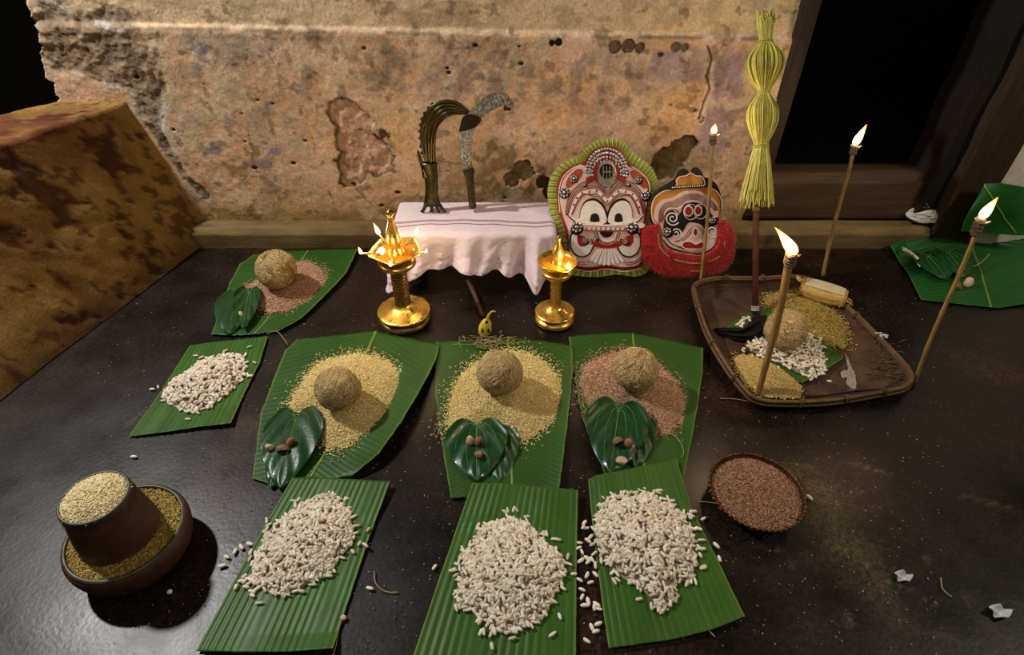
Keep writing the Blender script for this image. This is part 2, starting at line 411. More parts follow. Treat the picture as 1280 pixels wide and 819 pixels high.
def wpt(x, y): p = dep(x, y, YW); return (p[0], p[2])
def build_wall():
    x0, x1, z0, z1 = -1.47, .79, .03, .98
    nx, nz = 800, 340
    X, Z = np.meshgrid(np.linspace(x0, x1, nx), np.linspace(z0, z1, nz))
    n1 = fbm(X * 3, Z * 3, 1); n2 = fbm(X * 8, Z * 8, 2); n3 = fbm(X * 22, Z * 22, 3); n4 = fbm(X * 60, Z * 60, 4, 3)
    n5 = fbm(X * 34, Z * 34, 6, 5)
    och = np.array(S(216, 172, 128)); bei = np.array(S(224, 190, 158)); col = och + (bei - och) * sstep(.40, .60, n2 * .6 + n5 * .4)[..., None]
    col = col * (.86 + .28 * fbm(X * 16, Z * 16, 7))[..., None]
    g_ = sstep(.52, .555, fbm(X * 5, Z * 7, 8) * .70 + n5 * .30)[..., None] * .6; col = col * (1 - g_) + np.array(S(188, 166, 146)) * g_
    g_ = sstep(.535, .56, fbm(X * 7 + 4, Z * 7, 9) * .7 + n5 * .3)[..., None] * .5; col = col * (1 - g_ * .5) + np.array(S(176, 140, 100)) * g_ * .5
    def mixc(mask, c, k=1.0):
        nonlocal col
        mk = np.clip(mask * k, 0, 1)[..., None]; col = col * (1 - mk) + np.array(c) * mk
    disp = (n2 - .5) * .006 + (n3 - .5) * .0035 + (n4 - .5) * .0014 + (n5 - .5) * .0015
    lip = .645 - .0165 * X + (n3 - .5) * .012
    up = sstep(-.004, .012, Z - lip)
    # veils of grey, lilac rubbed paint
    P = np.stack([X, Z], -1)
    def blob(px, py, rx, ry, seed=0, w=.9, f=9):
        cx, cz = wpt(px, py); k = .0026
        d = np.hypot((X - cx) / (rx * k), (Z - cz) / (ry * k)) + (fbm(X * f, Z * f, 30 + seed) - .5) * 2 * w
        return d
    mixc(sstep(1.1, .6, blob(720, 95, 190, 42, 1)) * sstep(.4, .62, n3), S(150, 126, 118), .65)
    mixc(sstep(1.1, .6, blob(400, 80, 150, 40, 2)) * sstep(.42, .6, n3), S(120, 104, 90), .6)
    mixc(sstep(1.1, .6, blob(300, 110, 90, 60, 3)) * sstep(.38, .6, n3), S(160, 148, 132), .6)
    mixc(sstep(1.0, .5, blob(905, 120, 26, 70, 4)), S(128, 112, 136), .7)
    mixc(sstep(1.0, .6, blob(860, 80, 40, 20, 5)), S(140, 124, 136), .6)
    for q in [(266, 186, 12, 9), (330, 205, 14, 8), (345, 190, 9, 6), (250, 60, 14, 10)]: mixc(sstep(1., .7, blob(*q, 6, .5)), S(140, 136, 150), .75)
    mixc(sstep(.30, .06, Z) , S(190, 142, 62), .35)
    mixc(sstep(.135, .085, Z + (n3 - .5) * .05), S(140, 118, 62), .75)
    mixc(sstep(.56, .66, fbm(X * 5, Z * 11, 41) * .6 + n5 * .4), S(132, 106, 74), .5)
    mixc(sstep(.62, .72, fbm(X * 13, Z * 13, 44)), S(214, 190, 150), .6)
    # upper band
    mixc(up, S(224, 196, 154), .85); mixc(up * sstep(.5, .68, n3), S(172, 150, 120), .5); mixc(up * sstep(.6, .7, fbm(X * 4, Z * 14, 50)), S(150, 128, 98), .5)
    disp -= up * .013
    disp += .0015 * np.exp(-((Z - lip + .012) / .012) ** 2)
    mixc(np.exp(-((Z - lip + .001) / .005) ** 2) * sstep(.42, .58, fbm(X * 12, Z * 5, 52)), S(92, 72, 50), .7)
    # eroded diagonal
    line = [wpt(*p) for p in [(70, 50), (130, 75), (185, 100), (190, 150), (212, 195), (232, 222), (255, 245)]]
    d = segd(X, Z, line); wdt = .02 + .075 * sstep(.35, .62, Z)
    er = sstep(1.15, .55, d / wdt + (fbm(X * 12, Z * 12, 60) - .5) * 1.5)
    top = sstep(1.1, .6, blob(130, 38, 105, 22, 7)); er = np.maximum(er, top)
    ec = fbm(X * 40, Z * 40, 61); ero = np.stack([ec] * 3, -1) * np.array(S(176, 152, 122)) * 1.0 + np.array(S(52, 44, 36)) * .5
    mk = np.clip(er * .92, 0, 1)[..., None]; col = col * (1 - mk) + ero * mk
    disp += er * ((ec - .55) * .013 - .003)
    mixc(np.exp(-(np.abs(d - wdt) / .012) ** 2) * sstep(.45, .6, n3) * (Z > .3), S(214, 206, 196), .6)
    # fallen plaster patches: pinkish rough core and a broken dark edge
    def patch(circ, depth, core, edge, seed, rag=.6, es=.5):
        nonlocal col, disp
        d = np.full(X.shape, 1e9)
        for (px, py, r) in circ:
            cx, cz = wpt(px, py); d = np.minimum(d, np.hypot(X - cx, Z - cz) / (r * .0026))
        d = d + (fbm(X * 16, Z * 16, seed) - .5) * rag + (fbm(X * 45, Z * 45, seed + 3) - .5) * rag * .4
        ins = sstep(1.0, .93, d); q = fbm(X * 45, Z * 45, seed + 5)
        c = np.array(core)[None, None] * (.6 + .8 * q)[..., None]
        col = col * (1 - ins[..., None]) + c * ins[..., None]
        rim = np.exp(-((d - .93) / .09) ** 2) * sstep(.45, .55, fbm(X * 10, Z * 10, seed + 9) + es * .1)
        col = col * (1 - .85 * rim[..., None]) + np.array(edge) * .85 * rim[..., None]
        disp -= ins * (depth + (q - .5) * .012); return d
    patch([(432, 146, 20), (448, 152, 16), (440, 175, 24), (455, 190, 30), (470, 200, 22), (440, 208, 22), (435, 225, 12)], .009, S(204, 162, 132), S(40, 32, 24), 70, 1.1, 1.2)
    mixc(sstep(1.15, .6, blob(635, 205, 50, 42, 11, 1.2, 18)) * sstep(.40, .6, n5), S(104, 82, 54), .75)
    patch([(655, 216, 12), (640, 226, 10)], .006, S(122, 98, 72), S(50, 38, 26), 80, 1.4)
    patch([(836, 205, 20), (850, 192, 16), (860, 180, 12), (825, 215, 14)], .012, S(96, 78, 58), S(34, 26, 20), 90, .9, 1)
    patch([(690, 240, 12), (678, 228, 9)], .008, S(90, 66, 50), S(34, 26, 20), 92)
    patch([(876, 150, 4)], .010, S(60, 40, 30), S(34, 22, 18), 93, .5)
    patch([(698, 53, 4), (690, 54, 3)], .010, S(60, 48, 36), S(36, 28, 20), 94, .8, 1)
    patch([(770, 59, 8), (785, 58, 9), (800, 60, 6), (845, 59, 6), (856, 60, 4)], .006, S(120, 100, 78), S(46, 36, 26), 95, .9, 1)
    mixc(sstep(1.0, .5, blob(600, 205, 60, 55, 9)), S(148, 120, 74), .4)
    mixc(sstep(1.0, .5, blob(830, 235, 60, 50, 10)), S(140, 118, 74), .5)
    cl = [wpt(*p) for p in [(884, 58), (889, 75), (884, 95), (887, 112), (878, 132), (874, 150)]]
    dc = segd(X + (n3 - .5) * .02, Z, cl)
    mixc(np.exp(-((dc - .006) / .008) ** 2), S(206, 182, 160), .9); mixc(np.exp(-(dc / .0028) ** 2), S(30, 22, 18), .9); disp -= .006 * np.exp(-(dc / .003) ** 2)
    for cr in [[(420, 215), (450, 240), (470, 260)], [(310, 165), (318, 205), (300, 230)], [(520, 195), (575, 205)], [(330, 60), (345, 85), (350, 110)], [(560, 60), (600, 58)], [(410, 240), (425, 268)]]:
        dc = segd(X + (n3 - .5) * .03, Z + (n2 - .5) * .02, [wpt(*p) for p in cr]); mixc(np.exp(-(dc / .002) ** 2), S(70, 50, 34), .6)
    for _ in range(26):                                          # little pits
        cx = rng.uniform(-1.1, .7); cz = rng.uniform(.12, .62); r = rng.uniform(.0025, .008)
        dd = np.hypot((X - cx) / 1.5, Z - cz); mixc(sstep(r, r * .6, dd), S(34, 26, 20), .9); disp -= .006 * sstep(r, r * .6, dd)
    mixc(sstep(.66, .74, fbm(X * 30, Z * 30, 99, 3)), S(92, 72, 48), .5)
    # left edge, broken
    ej = -1.372 + .055 * sstep(.3, .75, Z) + (fbm(Z * 18, Z * 0, 12) - .5) * .05 + (fbm(Z * 60, Z * 0, 14) - .5) * .02
    Xs = np.maximum(X, ej); Yv = YW - disp
    Yv = np.where(X < ej, YW + .02 + (ej - X) * 2.2, Yv)
    mixc(np.exp(-np.maximum(X - ej, 0) / .012), S(206, 186, 160), .5)
    er_ = .785 + (fbm(Z * 14, Z * 0, 33) - .5) * .018
    Xs = np.minimum(Xs, er_)
    mb = MB(); mb.grid(np.stack([Xs, Yv, Z], -1), col=col.reshape(-1, 3), flip=True)
    mb.obj('wall_back', M['wall'], kind='structure')
build_wall()
mb = MB(); mb.box((-1.33, YW + .03, 0), (.79, YW + .3, 1.9)); mb.box((-1.33, YW + .03, .95), (.79, YW + .1, 2.4))
mb.obj('wall_core', M['unlit_dark'], kind='structure', smooth_=False)

def rough_box(name, lo, hi, mat, n=(60, 8, 6), amp=.004, seed=1, kind='structure', parent=None):
    bm = bmesh.new(); bmesh.ops.create_cube(bm, size=1)
    mtx = Matrix.Translation([(a + b) / 2 for a, b in zip(lo, hi)]) @ Matrix.Diagonal([b - a for a, b in zip(lo, hi)] + [1]); bm.transform(mtx)
    bmesh.ops.bevel(bm, geom=bm.edges[:], offset=min(b - a for a, b in zip(lo, hi)) * .14, segments=2, affect='EDGES')
    for ax in range(3):
        k = n[ax]
        for i in range(1, k):
            c = lo[ax] + (hi[ax] - lo[ax]) * i / k; nn = [0, 0, 0]; nn[ax] = 1; co = [0, 0, 0]; co[ax] = c
            bmesh.ops.bisect_plane(bm, geom=bm.verts[:] + bm.edges[:] + bm.faces[:], plane_co=co, plane_no=nn)
    P = np.array([v.co for v in bm.verts]); nz = fbm(P[:, 0] * 9 + P[:, 2] * 7, P[:, 1] * 9 + P[:, 2] * 11, seed) - .5
    nx_ = fbm(P[:, 0] * 11 + 5, P[:, 2] * 13 + P[:, 1] * 7, seed + 4) - .5
    for v, a, b in zip(bm.verts, nz, nx_): v.co.z += a * amp * 2; v.co.y += b * amp * 2
    me = bpy.data.meshes.new(name); bm.to_mesh(me); bm.free(); me.materials.append(mat)
    me.polygons.foreach_set('use_smooth', np.ones(len(me.polygons), bool))
    o = bpy.data.objects.new(name, me); COL.objects.link(o)
    if kind: o['kind'] = kind
    if parent: o.parent = parent
    return o
rough_box('trim_1', (-1.5, YL, -.02), (1.40, YW + .02, ZL), M['ledge'], (150, 3, 4), .004, 3)
rough_box('trim_2', (.80, YW - .006, ZL - .01), (1.36, YW + .12, .226), M['beam'], (40, 3, 6), .002, 6)
rough_box('trim_3', (.782, YW - .008, ZL), (.832, YW + .14, 1.6), M['jamb'], (3, 3, 60), .004, 8)
# right door post: two dark planks leaning a little, then the pale wall
dr = bpy.data.objects.new('door_1', None); COL.objects.link(dr); dr['kind'] = 'structure'; dr.location = (1.4, YW, 0)
def plank(name, bot, top, y0, y1, mat):
    mb = MB(); (a, b), z0 = bot; (c, d), z1 = top; n = 24
    for k in range(n):
        t0, t1 = k / n, (k + 1) / n
    G = []
    for k in range(n + 1):
        t = k / n; xa = a + (c - a) * t + .004 * math.sin(k * 1.7); xb = b + (d - b) * t + .004 * math.sin(k * 1.1 + 2); z = z0 + (z1 - z0) * t
        G.append([(xa, y0, z), (xb, y0, z), (xb, y1, z), (xa, y1, z)])
    mb.grid(np.array(G), True); mb.Fc += [(0, 1, 2, 3), (n * 4 + 3, n * 4 + 2, n * 4 + 1, n * 4)]
    return mb.obj(name, mat, dr, smooth_=False)
plank('door_plank', ((1.335, 1.395), .0), ((1.36, 1.42), 1.6), YW - .03, YW + .12, M['dark_wood'])
plank('door_post', ((1.395, 1.525), .0), ((1.40, 1.525), 1.6), YW - .07, YW + .1, M['jamb'])
mb = MB()
X, Z = np.meshgrid(np.linspace(1.505, 2.3, 60), np.linspace(0, 1.6, 90))
mb.grid(np.stack([X, YW - .06 - (fbm(X * 9, Z * 9, 77) - .5) * .02, Z], -1)); mb.obj('wall_right', M['grey_wall'], kind='structure')
mb = MB(); mb.box((.5, 3.4, 0), (3.2, 3.5, 2.4)); mb.box((.5, YW + .1, -.02), (3.2, 3.4, .05)); mb.obj('wall_far', M['unlit_dark'], kind='structure', smooth_=False)

# the sloping masonry parapet on the left
def build_parapet():
    zt = .463; nu, nv = 150, 70
    b0 = np.array([-1.047, 1.80, 0]); b1 = np.array([-1.33, .35, 0])
    b0 = b0 + (b0 - fl(0, 500)) * 0
    pb, pf = fl(255, 306), fl(0, 500); dirb = (pf - pb)[:2]; dirb /= np.linalg.norm(dirb)
    ta, tf = fl(136, 134, zt), fl(0, 181, zt); dirt = (tf - ta)[:2]; dirt /= np.linalg.norm(dirt)
    ka, kb = fl(64, 127.5, zt), fl(0, 143, zt); dk_ = (kb - ka)[:2]; dk_ /= np.linalg.norm(dk_)
    G = np.zeros((nv, nu, 3)); uu = np.linspace(-.06, 1.5, nu)
    for j in range(nv):
        t = j / (nv - 1)
        if t <= .7:
            s = t / .7; z = zt * s
            B = np.stack([pb[0] + dirb[0] * uu, pb[1] + dirb[1] * uu], 1); T = np.stack([ta[0] + dirt[0] * uu, ta[1] + dirt[1] * uu], 1)
            G[j, :, :2] = B * (1 - s) + T * s; G[j, :, 2] = z
        else:
            s = (t - .7) / .27; T = np.stack([ta[0] + dirt[0] * uu, ta[1] + dirt[1] * uu], 1); K = np.stack([ka[0] + dk_[0] * uu, ka[1] + dk_[1] * uu], 1)
            G[j, :, :2] = T * (1 - min(s, 1)) + K * min(s, 1); G[j, :, 2] = zt if s <= 1 else 0
    X, Y, Z = G[..., 0], G[..., 1], G[..., 2]
    n = fbm(Y * 7, Z * 9 + X * 5, 5) - .5; m = fbm(Y * 30, Z * 30 + X * 30, 6) - .5; hole = sstep(.625, .65, fbm(Y * 11 + 3, Z * 13 + X * 13, 8) * .72 + fbm(Y * 45, Z * 45 + X * 45, 9) * .28)
    G[..., 0] += (n * .014 + m * .004 - hole * .004) * (G[..., 2] < zt - .001); G[..., 2] += (n * .012 + m * .006) * (Z > .02)
    och = np.array(S(140, 106, 52)); dk = np.array(S(116, 80, 40)); q = fbm(Y * 6, Z * 6 + X * 3, 15)
    col = och + (dk - och) * sstep(.35, .7, q)[..., None]; col = col * (.72 + .56 * fbm(Y * 26, Z * 26 + X * 26, 16))[..., None]
    col = col * (1 - .85 * hole[..., None]) + np.array(S(62, 26, 16)) * .85 * hole[..., None]
    sp = sstep(.585, .61, fbm(Y * 40, Z * 40 + X * 40, 18) * .7 + fbm(Y * 7, Z * 7, 19) * .3); col = col * (1 - .7 * sp[..., None]) + np.array(S(60, 34, 20)) * .7 * sp[..., None]
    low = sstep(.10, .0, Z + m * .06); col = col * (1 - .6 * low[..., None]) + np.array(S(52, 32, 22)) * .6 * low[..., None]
    topm = (Z >= zt - .02)[..., None] * sstep(.48, .6, fbm(X * 7, Y * 7, 25))[..., None]; col = col * (1 - .7 * topm) + np.array(S(84, 36, 22)) * .7 * topm
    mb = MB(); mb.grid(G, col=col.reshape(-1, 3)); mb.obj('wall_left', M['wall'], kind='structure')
build_parapet()

# ================================================================== GRAIN HELPERS
def rotmats(yaw, pitch, roll):
    cy, sy, cp, sp, cr, sr = np.cos(yaw), np.sin(yaw), np.cos(pitch), np.sin(pitch), np.cos(roll), np.sin(roll)
    R = np.zeros((len(yaw), 3, 3))
    R[:, 0, 0] = cy * cp; R[:, 0, 1] = cy * sp * sr - sy * cr; R[:, 0, 2] = cy * sp * cr + sy * sr
    R[:, 1, 0] = sy * cp; R[:, 1, 1] = sy * sp * sr + cy * cr; R[:, 1, 2] = sy * sp * cr - cy * sr
    R[:, 2, 0] = -sp; R[:, 2, 1] = cp * sr; R[:, 2, 2] = cp * cr
    return R
def tmpl_grain():                           # 8 verts, 12 triangles
    V = [(-.5, 0, 0)]
    for x in (-.2, .2):
        for k in range(3): a = 2 * PI * k / 3 + .5; V.append((x, .5 * math.cos(a), .5 * math.sin(a)))
    V.append((.5, 0, 0)); Fs = []
    for k in range(3):
        n = (k + 1) % 3; Fs += [(0, 1 + n, 1 + k), (1 + k, 1 + n, 4 + n), (1 + k, 4 + n, 4 + k), (7, 4 + k, 4 + n)]
    return np.array(V), np.array(Fs)
def tmpl_puff(nu=7, rings=5, seed=0):
    r = np.random.default_rng(seed); V = [(-.5, 0, 0)]; Fs = []
    for j in range(rings):
        x = -.5 + (j + 1) / (rings + 1); rad = .5 * (1 - (2 * abs(x)) ** 3.2) ** .5 * (1 + r.uniform(-.1, .1))
        for k in range(nu): a = 2 * PI * k / nu; V.append((x, rad * math.cos(a), rad * math.sin(a) + .12 * (x * x * 4 - .4) * r.uniform(.5, 1)))
    V.append((.5, 0, 0)); n = len(V) - 1
    for k in range(nu):
        m = (k + 1) % nu; Fs.append((0, 1 + m, 1 + k)); b = 1 + (rings - 1) * nu; Fs.append((n, b + k, b + m))
        for j in range(rings - 1):
            a = 1 + j * nu; Fs += [(a + k, a + m, a + nu + m), (a + k, a + nu + m, a + nu + k)]
    return np.array(V), np.array(Fs)
TG = tmpl_grain(); TP = [tmpl_puff(seed=k) for k in range(3)]
def soup(pos, Lh, Wd, yaw, pitch, roll, T):
    V0, F0 = T; n = len(pos); Sx = np.stack([Lh, Wd, Wd], 1)
    V = V0[None] * Sx[:, None, :]; V = np.einsum('nij,nkj->nki', rotmats(yaw, pitch, roll), V) + pos[:, None, :]
    Fa = F0[None] + (np.arange(n) * len(V0))[:, None, None]
    return V.reshape(-1, 3), Fa.reshape(-1, 3)
class Heap:
    def __init__(s, px, H, z0, c=None, p=1.6):
        P = smooth(px, 6); W_ = np.array([fl(x, y, z0 + .002) for x, y in P])
        s.c = np.array(fl(*c, z0)[:2]) if c is not None else W_[:, :2].mean(0)
        d = W_[:, :2] - s.c; a = np.arctan2(d[:, 1], d[:, 0]); r = np.hypot(d[:, 0], d[:, 1]); o = np.argsort(a)
        s.a = np.r_[a[o] - 2 * PI, a[o], a[o] + 2 * PI]; s.r = np.r_[r[o], r[o], r[o]]; s.H = H; s.z0 = z0; s.p = p
    def R(s, th): return np.interp(th, s.a, s.r)
    def h(s, d, th=0): return s.z0 + s.H * np.clip(1 - d ** s.p, 0, 1)
    def at(s, x, y):
        dx, dy = x - s.c[0], y - s.c[1]; th = math.atan2(dy, dx); return float(s.h(math.hypot(dx, dy) / s.R(th)))
    def sample(s, n):
        th = rng.uniform(-PI, PI, n * 3); keep = rng.uniform(0, 1, n * 3) < (s.R(th) / s.r.max()) ** 2; th = th[keep][:n]
        d = np.sqrt(rng.uniform(0, 1, len(th))); return th, d
    def mound(s, col, sink=.0015, n=72, m=20):
        G = np.zeros((m, n, 3)); th = np.linspace(-PI, PI, n, endpoint=False)
        for j in range(m):
            d = (j + .02) / (m - 1) * .985; r = s.R(th) * d
            G[j, :, 0] = s.c[0] + r * np.cos(th); G[j, :, 1] = s.c[1] + r * np.sin(th); G[j, :, 2] = np.maximum(s.h(d) - sink, s.z0 + .0006)
        V = G.reshape(-1, 3); Fs = []
        for j in range(m - 1):
            for i in range(n):
                k = (i + 1) % n; a, b = j * n + i, j * n + k; Fs += [(a, a + n, b + n), (a, b + n, b)]
        return V, np.array(Fs), np.broadcast_to(np.array(col), (len(V), 3))
def fine_heap(name, heap, n, col, col2, label, cat, Lg=.0062, Wg=.0021, stray=.05, parent=None, kind='stuff', dark=.0, spill=1.22):
    V0, F0, C0 = heap.mound(np.array(col) * .68)  # mound colour darkened to imitate shaded gaps between the grains
    th, d = heap.sample(n); k = len(th); sd = rng.uniform(0, 1, k) < stray; d = np.where(sd, 1 + np.abs(rng.normal(0, .5, k)) * (spill - 1), d * (1 + .03 * rng.normal(0, 1, k)))
    r = heap.R(th) * d; z = np.where(d > 1, heap.z0 + Wg * .5, heap.h(np.minimum(d, 1)) + rng.uniform(-.3, .8, k) * Wg)
    pos = np.stack([heap.c[0] + r * np.cos(th), heap.c[1] + r * np.sin(th), z], 1)
    V1, F1 = soup(pos, Lg * rng.uniform(.75, 1.15, k), Wg * rng.uniform(.8, 1.2, k), rng.uniform(-PI, PI, k), rng.normal(0, .3, k) * (d < 1), rng.uniform(0, PI, k), TG)
    t = rng.uniform(0, 1, (k, 1)); C = (np.array(col) * (1 - t) + np.array(col2) * t) * rng.uniform(.72, 1.22, (k, 1))
    dk = rng.uniform(0, 1, k) < dark; C[dk] *= .25
    C1 = np.repeat(C, len(TG[0]), 0)
    o = raw_obj(name, np.vstack([V0, V1]), np.vstack([F0, F1 + len(V0)]), M['grain'], parent, np.vstack([C0, C1]), kind)
    if label: tag(o, label, cat)
    return o
PUFF_A, PUFF_B = np.array(S(250, 240, 222)), np.array(S(226, 204, 172))
def puff_heap(name, heap, n, label, cat, Lg=.0168, Wg=.0057, stray=.05, spill=1.3, kind='stuff'):
    V0, F0, C0 = heap.mound(PUFF_B * .42, .004)  # shadow between the puffed grains is put into the darker mound colour
    th, d = heap.sample(n); k = len(th); sd = rng.uniform(0, 1, k) < stray; d = np.where(sd, 1 + np.abs(rng.normal(0, .5, k)) * (spill - 1), d)
    r = heap.R(th) * d; z = np.where(d > .97, heap.z0 + Wg * .5, heap.h(np.minimum(d, 1)) + rng.uniform(-.2, .8, k) * Wg)
    pos = np.stack([heap.c[0] + r * np.cos(th), heap.c[1] + r * np.sin(th), z], 1)
    Vs, Fs, Cs, b = [V0], [F0], [C0], len(V0); pick = rng.integers(0, 3, k)
    t = rng.uniform(0, 1, (k, 1)) ** 1.6; C = (PUFF_A * (1 - t) + PUFF_B * t) * rng.uniform(.78, 1.08, (k, 1))
    for q in range(3):
        m = pick == q; kk = m.sum()
        V, Fq = soup(pos[m], Lg * rng.uniform(.72, 1.12, kk), Wg * rng.uniform(.85, 1.15, kk), rng.uniform(-PI, PI, kk), rng.normal(0, .3, kk) * (d[m] < .95), rng.uniform(0, 2 * PI, kk), TP[q])
        Vs.append(V); Fs.append(Fq + b); b += len(V); Cs.append(np.repeat(C[m], len(TP[q][0]), 0))
    o = raw_obj(name, np.vstack(Vs), np.vstack(Fs), M['puffed'], None, np.vstack(Cs), kind)
    return tag(o, label, cat)

# ================================================================== LEAVES
def coons(top, bot, left, right, nu, nv):
    T = resample(top, nu); B = resample(bot, nu); Lf = resample(left, nv); Rt = resample(right, nv)
    u = np.linspace(0, 1, nu)[None, :, None]; v = np.linspace(0, 1, nv)[:, None, None]
    P = (1 - v) * T[None] + v * B[None] + (1 - u) * Lf[:, None] + u * Rt[:, None]
    return P - ((1 - u) * (1 - v) * T[0] + u * (1 - v) * T[-1] + (1 - u) * v * B[0] + u * v * B[-1])
def leaf(name, label, top, bot, left, right, zf, mode, ridges=0, amp=.0007, mat=None, rib=None, nu=110, nv=90, cat='leaf', group=None, ragged=.0):
    Pp = coons(top, bot, left, right, nu, nv)
    U, V = np.meshgrid(np.linspace(0, 1, nu), np.linspace(0, 1, nv))
    s0 = int(abs(hash(label)) % 97) if False else sum(ord(c) for c in label) % 97
    Zb = zf(U, V) + (fbm(U * 3, V * 3, s0) - .5) * .003
    if mode == 'along': Zb = Zb + amp * np.cos(U * ridges * 2 * PI)
    else: Zb = Zb + amp * np.cos((V - .35 * np.abs(U - .55)) * ridges * 2 * PI) * np.minimum(1, np.abs(U - .55) * 8)
    if ragged:
        j = (fbm(U[0] * 30, U[0] * 0, s0, 4) - .5) * ragged; Pp[0, :, 1] += j; Pp[-1, :, 1] += (fbm(U[0] * 24, U[0] * 0 + 4, s0, 4) - .5) * ragged
        e = (fbm(V[:, 0] * 26, V[:, 0] * 0 + 9, s0, 4) - .5) * ragged; Pp[:, 0, 0] += e; Pp[:, -1, 0] += e[::-1]
    G = fl_arr(Pp.reshape(-1, 2), Zb.ravel()).reshape(nv, nu, 3)
    uv = np.stack([U, V], -1).reshape(-1, 2)
    base = G.reshape(-1, 3).mean(0); base[2] = 0
    mb = MB(); mb.grid(G, uv=uv); G2 = G.copy(); G2[..., 2] -= .0011; b = mb.n; mb.grid(G2, uv=uv, flip=True)
    ring = [i for i in range(nu)] + [(j + 1) * nu - 1 for j in range(1, nv)] + [(nv - 1) * nu + i for i in range(nu - 2, -1, -1)] + [j * nu for j in range(nv - 2, 0, -1)]
    for a, c in zip(ring, ring[1:] + ring[:1]): mb.Fc.append((a, a + b, c + b, c))
    root = thing(name, label, cat, base, group)
    mb.obj('blade', M[mat or ('leaf_cut' if mode == 'along' else 'leaf_rib')], root)
    if rib:
        k = 40; vv = np.linspace(.0, 1, k); uu = rib[0] + (rib[1] - rib[0]) * vv
        pts = []
        for a, v in zip(uu, vv):
            i = a * (nu - 1); j = v * (nv - 1); i0, j0 = int(i), min(int(j), nv - 2); fi, fj = i - i0, j - j0
            pts.append((G[j0, i0] * (1 - fi) + G[j0, i0 + 1] * fi) * (1 - fj) + (G[j0 + 1, i0] * (1 - fi) + G[j0 + 1, i0 + 1] * fi) * fj + np.array([0, 0, .0006]))
        w = np.linspace(rib[2], rib[3], k); m2 = MB(); m2.tube(pts, w, 8, flat=.45); m2.obj('midrib', M['midrib'], root)
    return root
kA = lambda p: crop(160, 300, 3.152, p); kC = lambda p: crop(310, 410, 3.9, p); kD = lambda p: crop(540, 410, 3.657, p)
kF = lambda p: crop(240, 590, 3.577, p); kG = lambda p: crop(510, 590, 3.575, p); kH = lambda p: crop(720, 570, 3.29, p)
kW = lambda p: crop(840, 230, 2.824, p); kR = lambda p: crop(1080, 180, 2.73, p)

leaf('banana_leaf', 'tapering banana leaf under the pink rice heap by the masonry parapet',
     kA([(500, 56), (600, 46), (710, 40), (905, 34)]), kA([(328, 371), (420, 376), (500, 370), (600, 355)]),
     kA([(500, 56), (440, 95), (400, 170), (368, 265), (328, 371)]), kA([(905, 34), (860, 130), (760, 235), (680, 310), (600, 355)]),
     lambda u, v: .004 + .012 * np.clip(u - .72, 0, 1) ** 2 * 9 * (1 - v * .6), 'rib', 24, .00018, rib=(.52, .62, .0028, .0022), ragged=2)
leaf('banana_leaf', 'small cut strip of banana leaf nearest the masonry parapet, under a puffed rice heap',
     kA([(245, 415), (330, 402), (440, 392), (550, 378)]), kA([(0, 776), (140, 758), (270, 738), (405, 722)]),
     kA([(245, 415), (190, 500), (100, 640), (0, 776)]), kA([(550, 378), (520, 480), (460, 600), (405, 722)]),
     lambda u, v: .004 + .006 * np.clip(v - .8, 0, 1) * 5 * u, 'along', 15, .0007, ragged=1)
leaf('banana_leaf', 'banana leaf with curled-up right edge under the yellow rice heap left of centre',
     kC([(240, 55), (400, 40), (610, 15), (780, 50), (935, 78)]), kC([(20, 735), (140, 772), (300, 730), (420, 735), (500, 726)]),
     kC([(240, 55), (180, 110), (120, 260), (60, 420), (35, 620), (20, 735)]), kC([(935, 78), (918, 150), (850, 285), (745, 460), (640, 610), (500, 726)]),
     lambda u, v: .004 + .030 * np.clip(u - .74, 0, 1) ** 2 * 14 * np.sin(PI * np.clip(v, 0, 1)) ** .6, 'rib', 30, .00018, rib=(.55, .60, .0036, .0028), ragged=2)
leaf('banana_leaf', 'broad banana leaf under the middle yellow rice heap, below the draped stool',
     kD([(20, 65), (180, 55), (340, 42), (500, 60), (640, 80)]), kD([(85, 776), (260, 772), (420, 760), (580, 745)]),
     kD([(20, 65), (15, 150), (15, 300), (40, 500), (85, 776)]), kD([(640, 80), (645, 200), (622, 420), (580, 745)]),
     lambda u, v: .004 + .010 * np.clip(u - .8, 0, 1) ** 2 * 20 + .003 * v, 'rib', 30, .00018, rib=(.53, .57, .0030, .0024), ragged=2)
leaf('banana_leaf', 'broad banana leaf under the brown rice heap, next to the winnowing tray',
     kD([(625, 38), (760, 28), (905, 18), (1060, 50), (1240, 90)]), kD([(790, 668), (900, 690), (1020, 700), (1150, 682)]),
     kD([(625, 38), (650, 220), (690, 420), (790, 668)]), kD([(1240, 90), (1238, 200), (1205, 420), (1150, 682)]),
     lambda u, v: .004 + .016 * np.clip(u - .8, 0, 1) ** 2 * 20 * (1 - .5 * v), 'rib', 30, .00018, rib=(.47, .52, .0028, .0022), ragged=2)
leaf('banana_leaf', 'ridged strip of cut banana leaf with puffed rice beside the stacked grain measures',
     kF([(450, 25), (600, 26), (740, 34), (885, 42)]), kF([(18, 800), (200, 806), (420, 804), (630, 790)]),
     kF([(450, 25), (330, 230), (180, 500), (18, 800)]), kF([(885, 42), (790, 300), (705, 560), (630, 790)]),
     lambda u, v: .004 + .012 * np.clip(1 - v / .25, 0, 1) + .010 * np.clip(v - .9, 0, 1) * 10 * u, 'along', 17, .0005, ragged=1)
leaf('banana_leaf', 'ridged strip of cut banana leaf with puffed rice at the middle of the front row',
     kG([(288, 48), (400, 50), (520, 58), (760, 80)]), kG([(2, 885), (300, 890), (750, 885)]),
     kG([(288, 48), (210, 270), (120, 530), (2, 885)]), kG([(760, 80), (753, 400), (750, 885)]),
     lambda u, v: .004 + .013 * np.clip(1 - v / .25, 0, 1) + .003 * np.exp(-((v - .22) / .03) ** 2), 'along', 17, .0005, ragged=1)
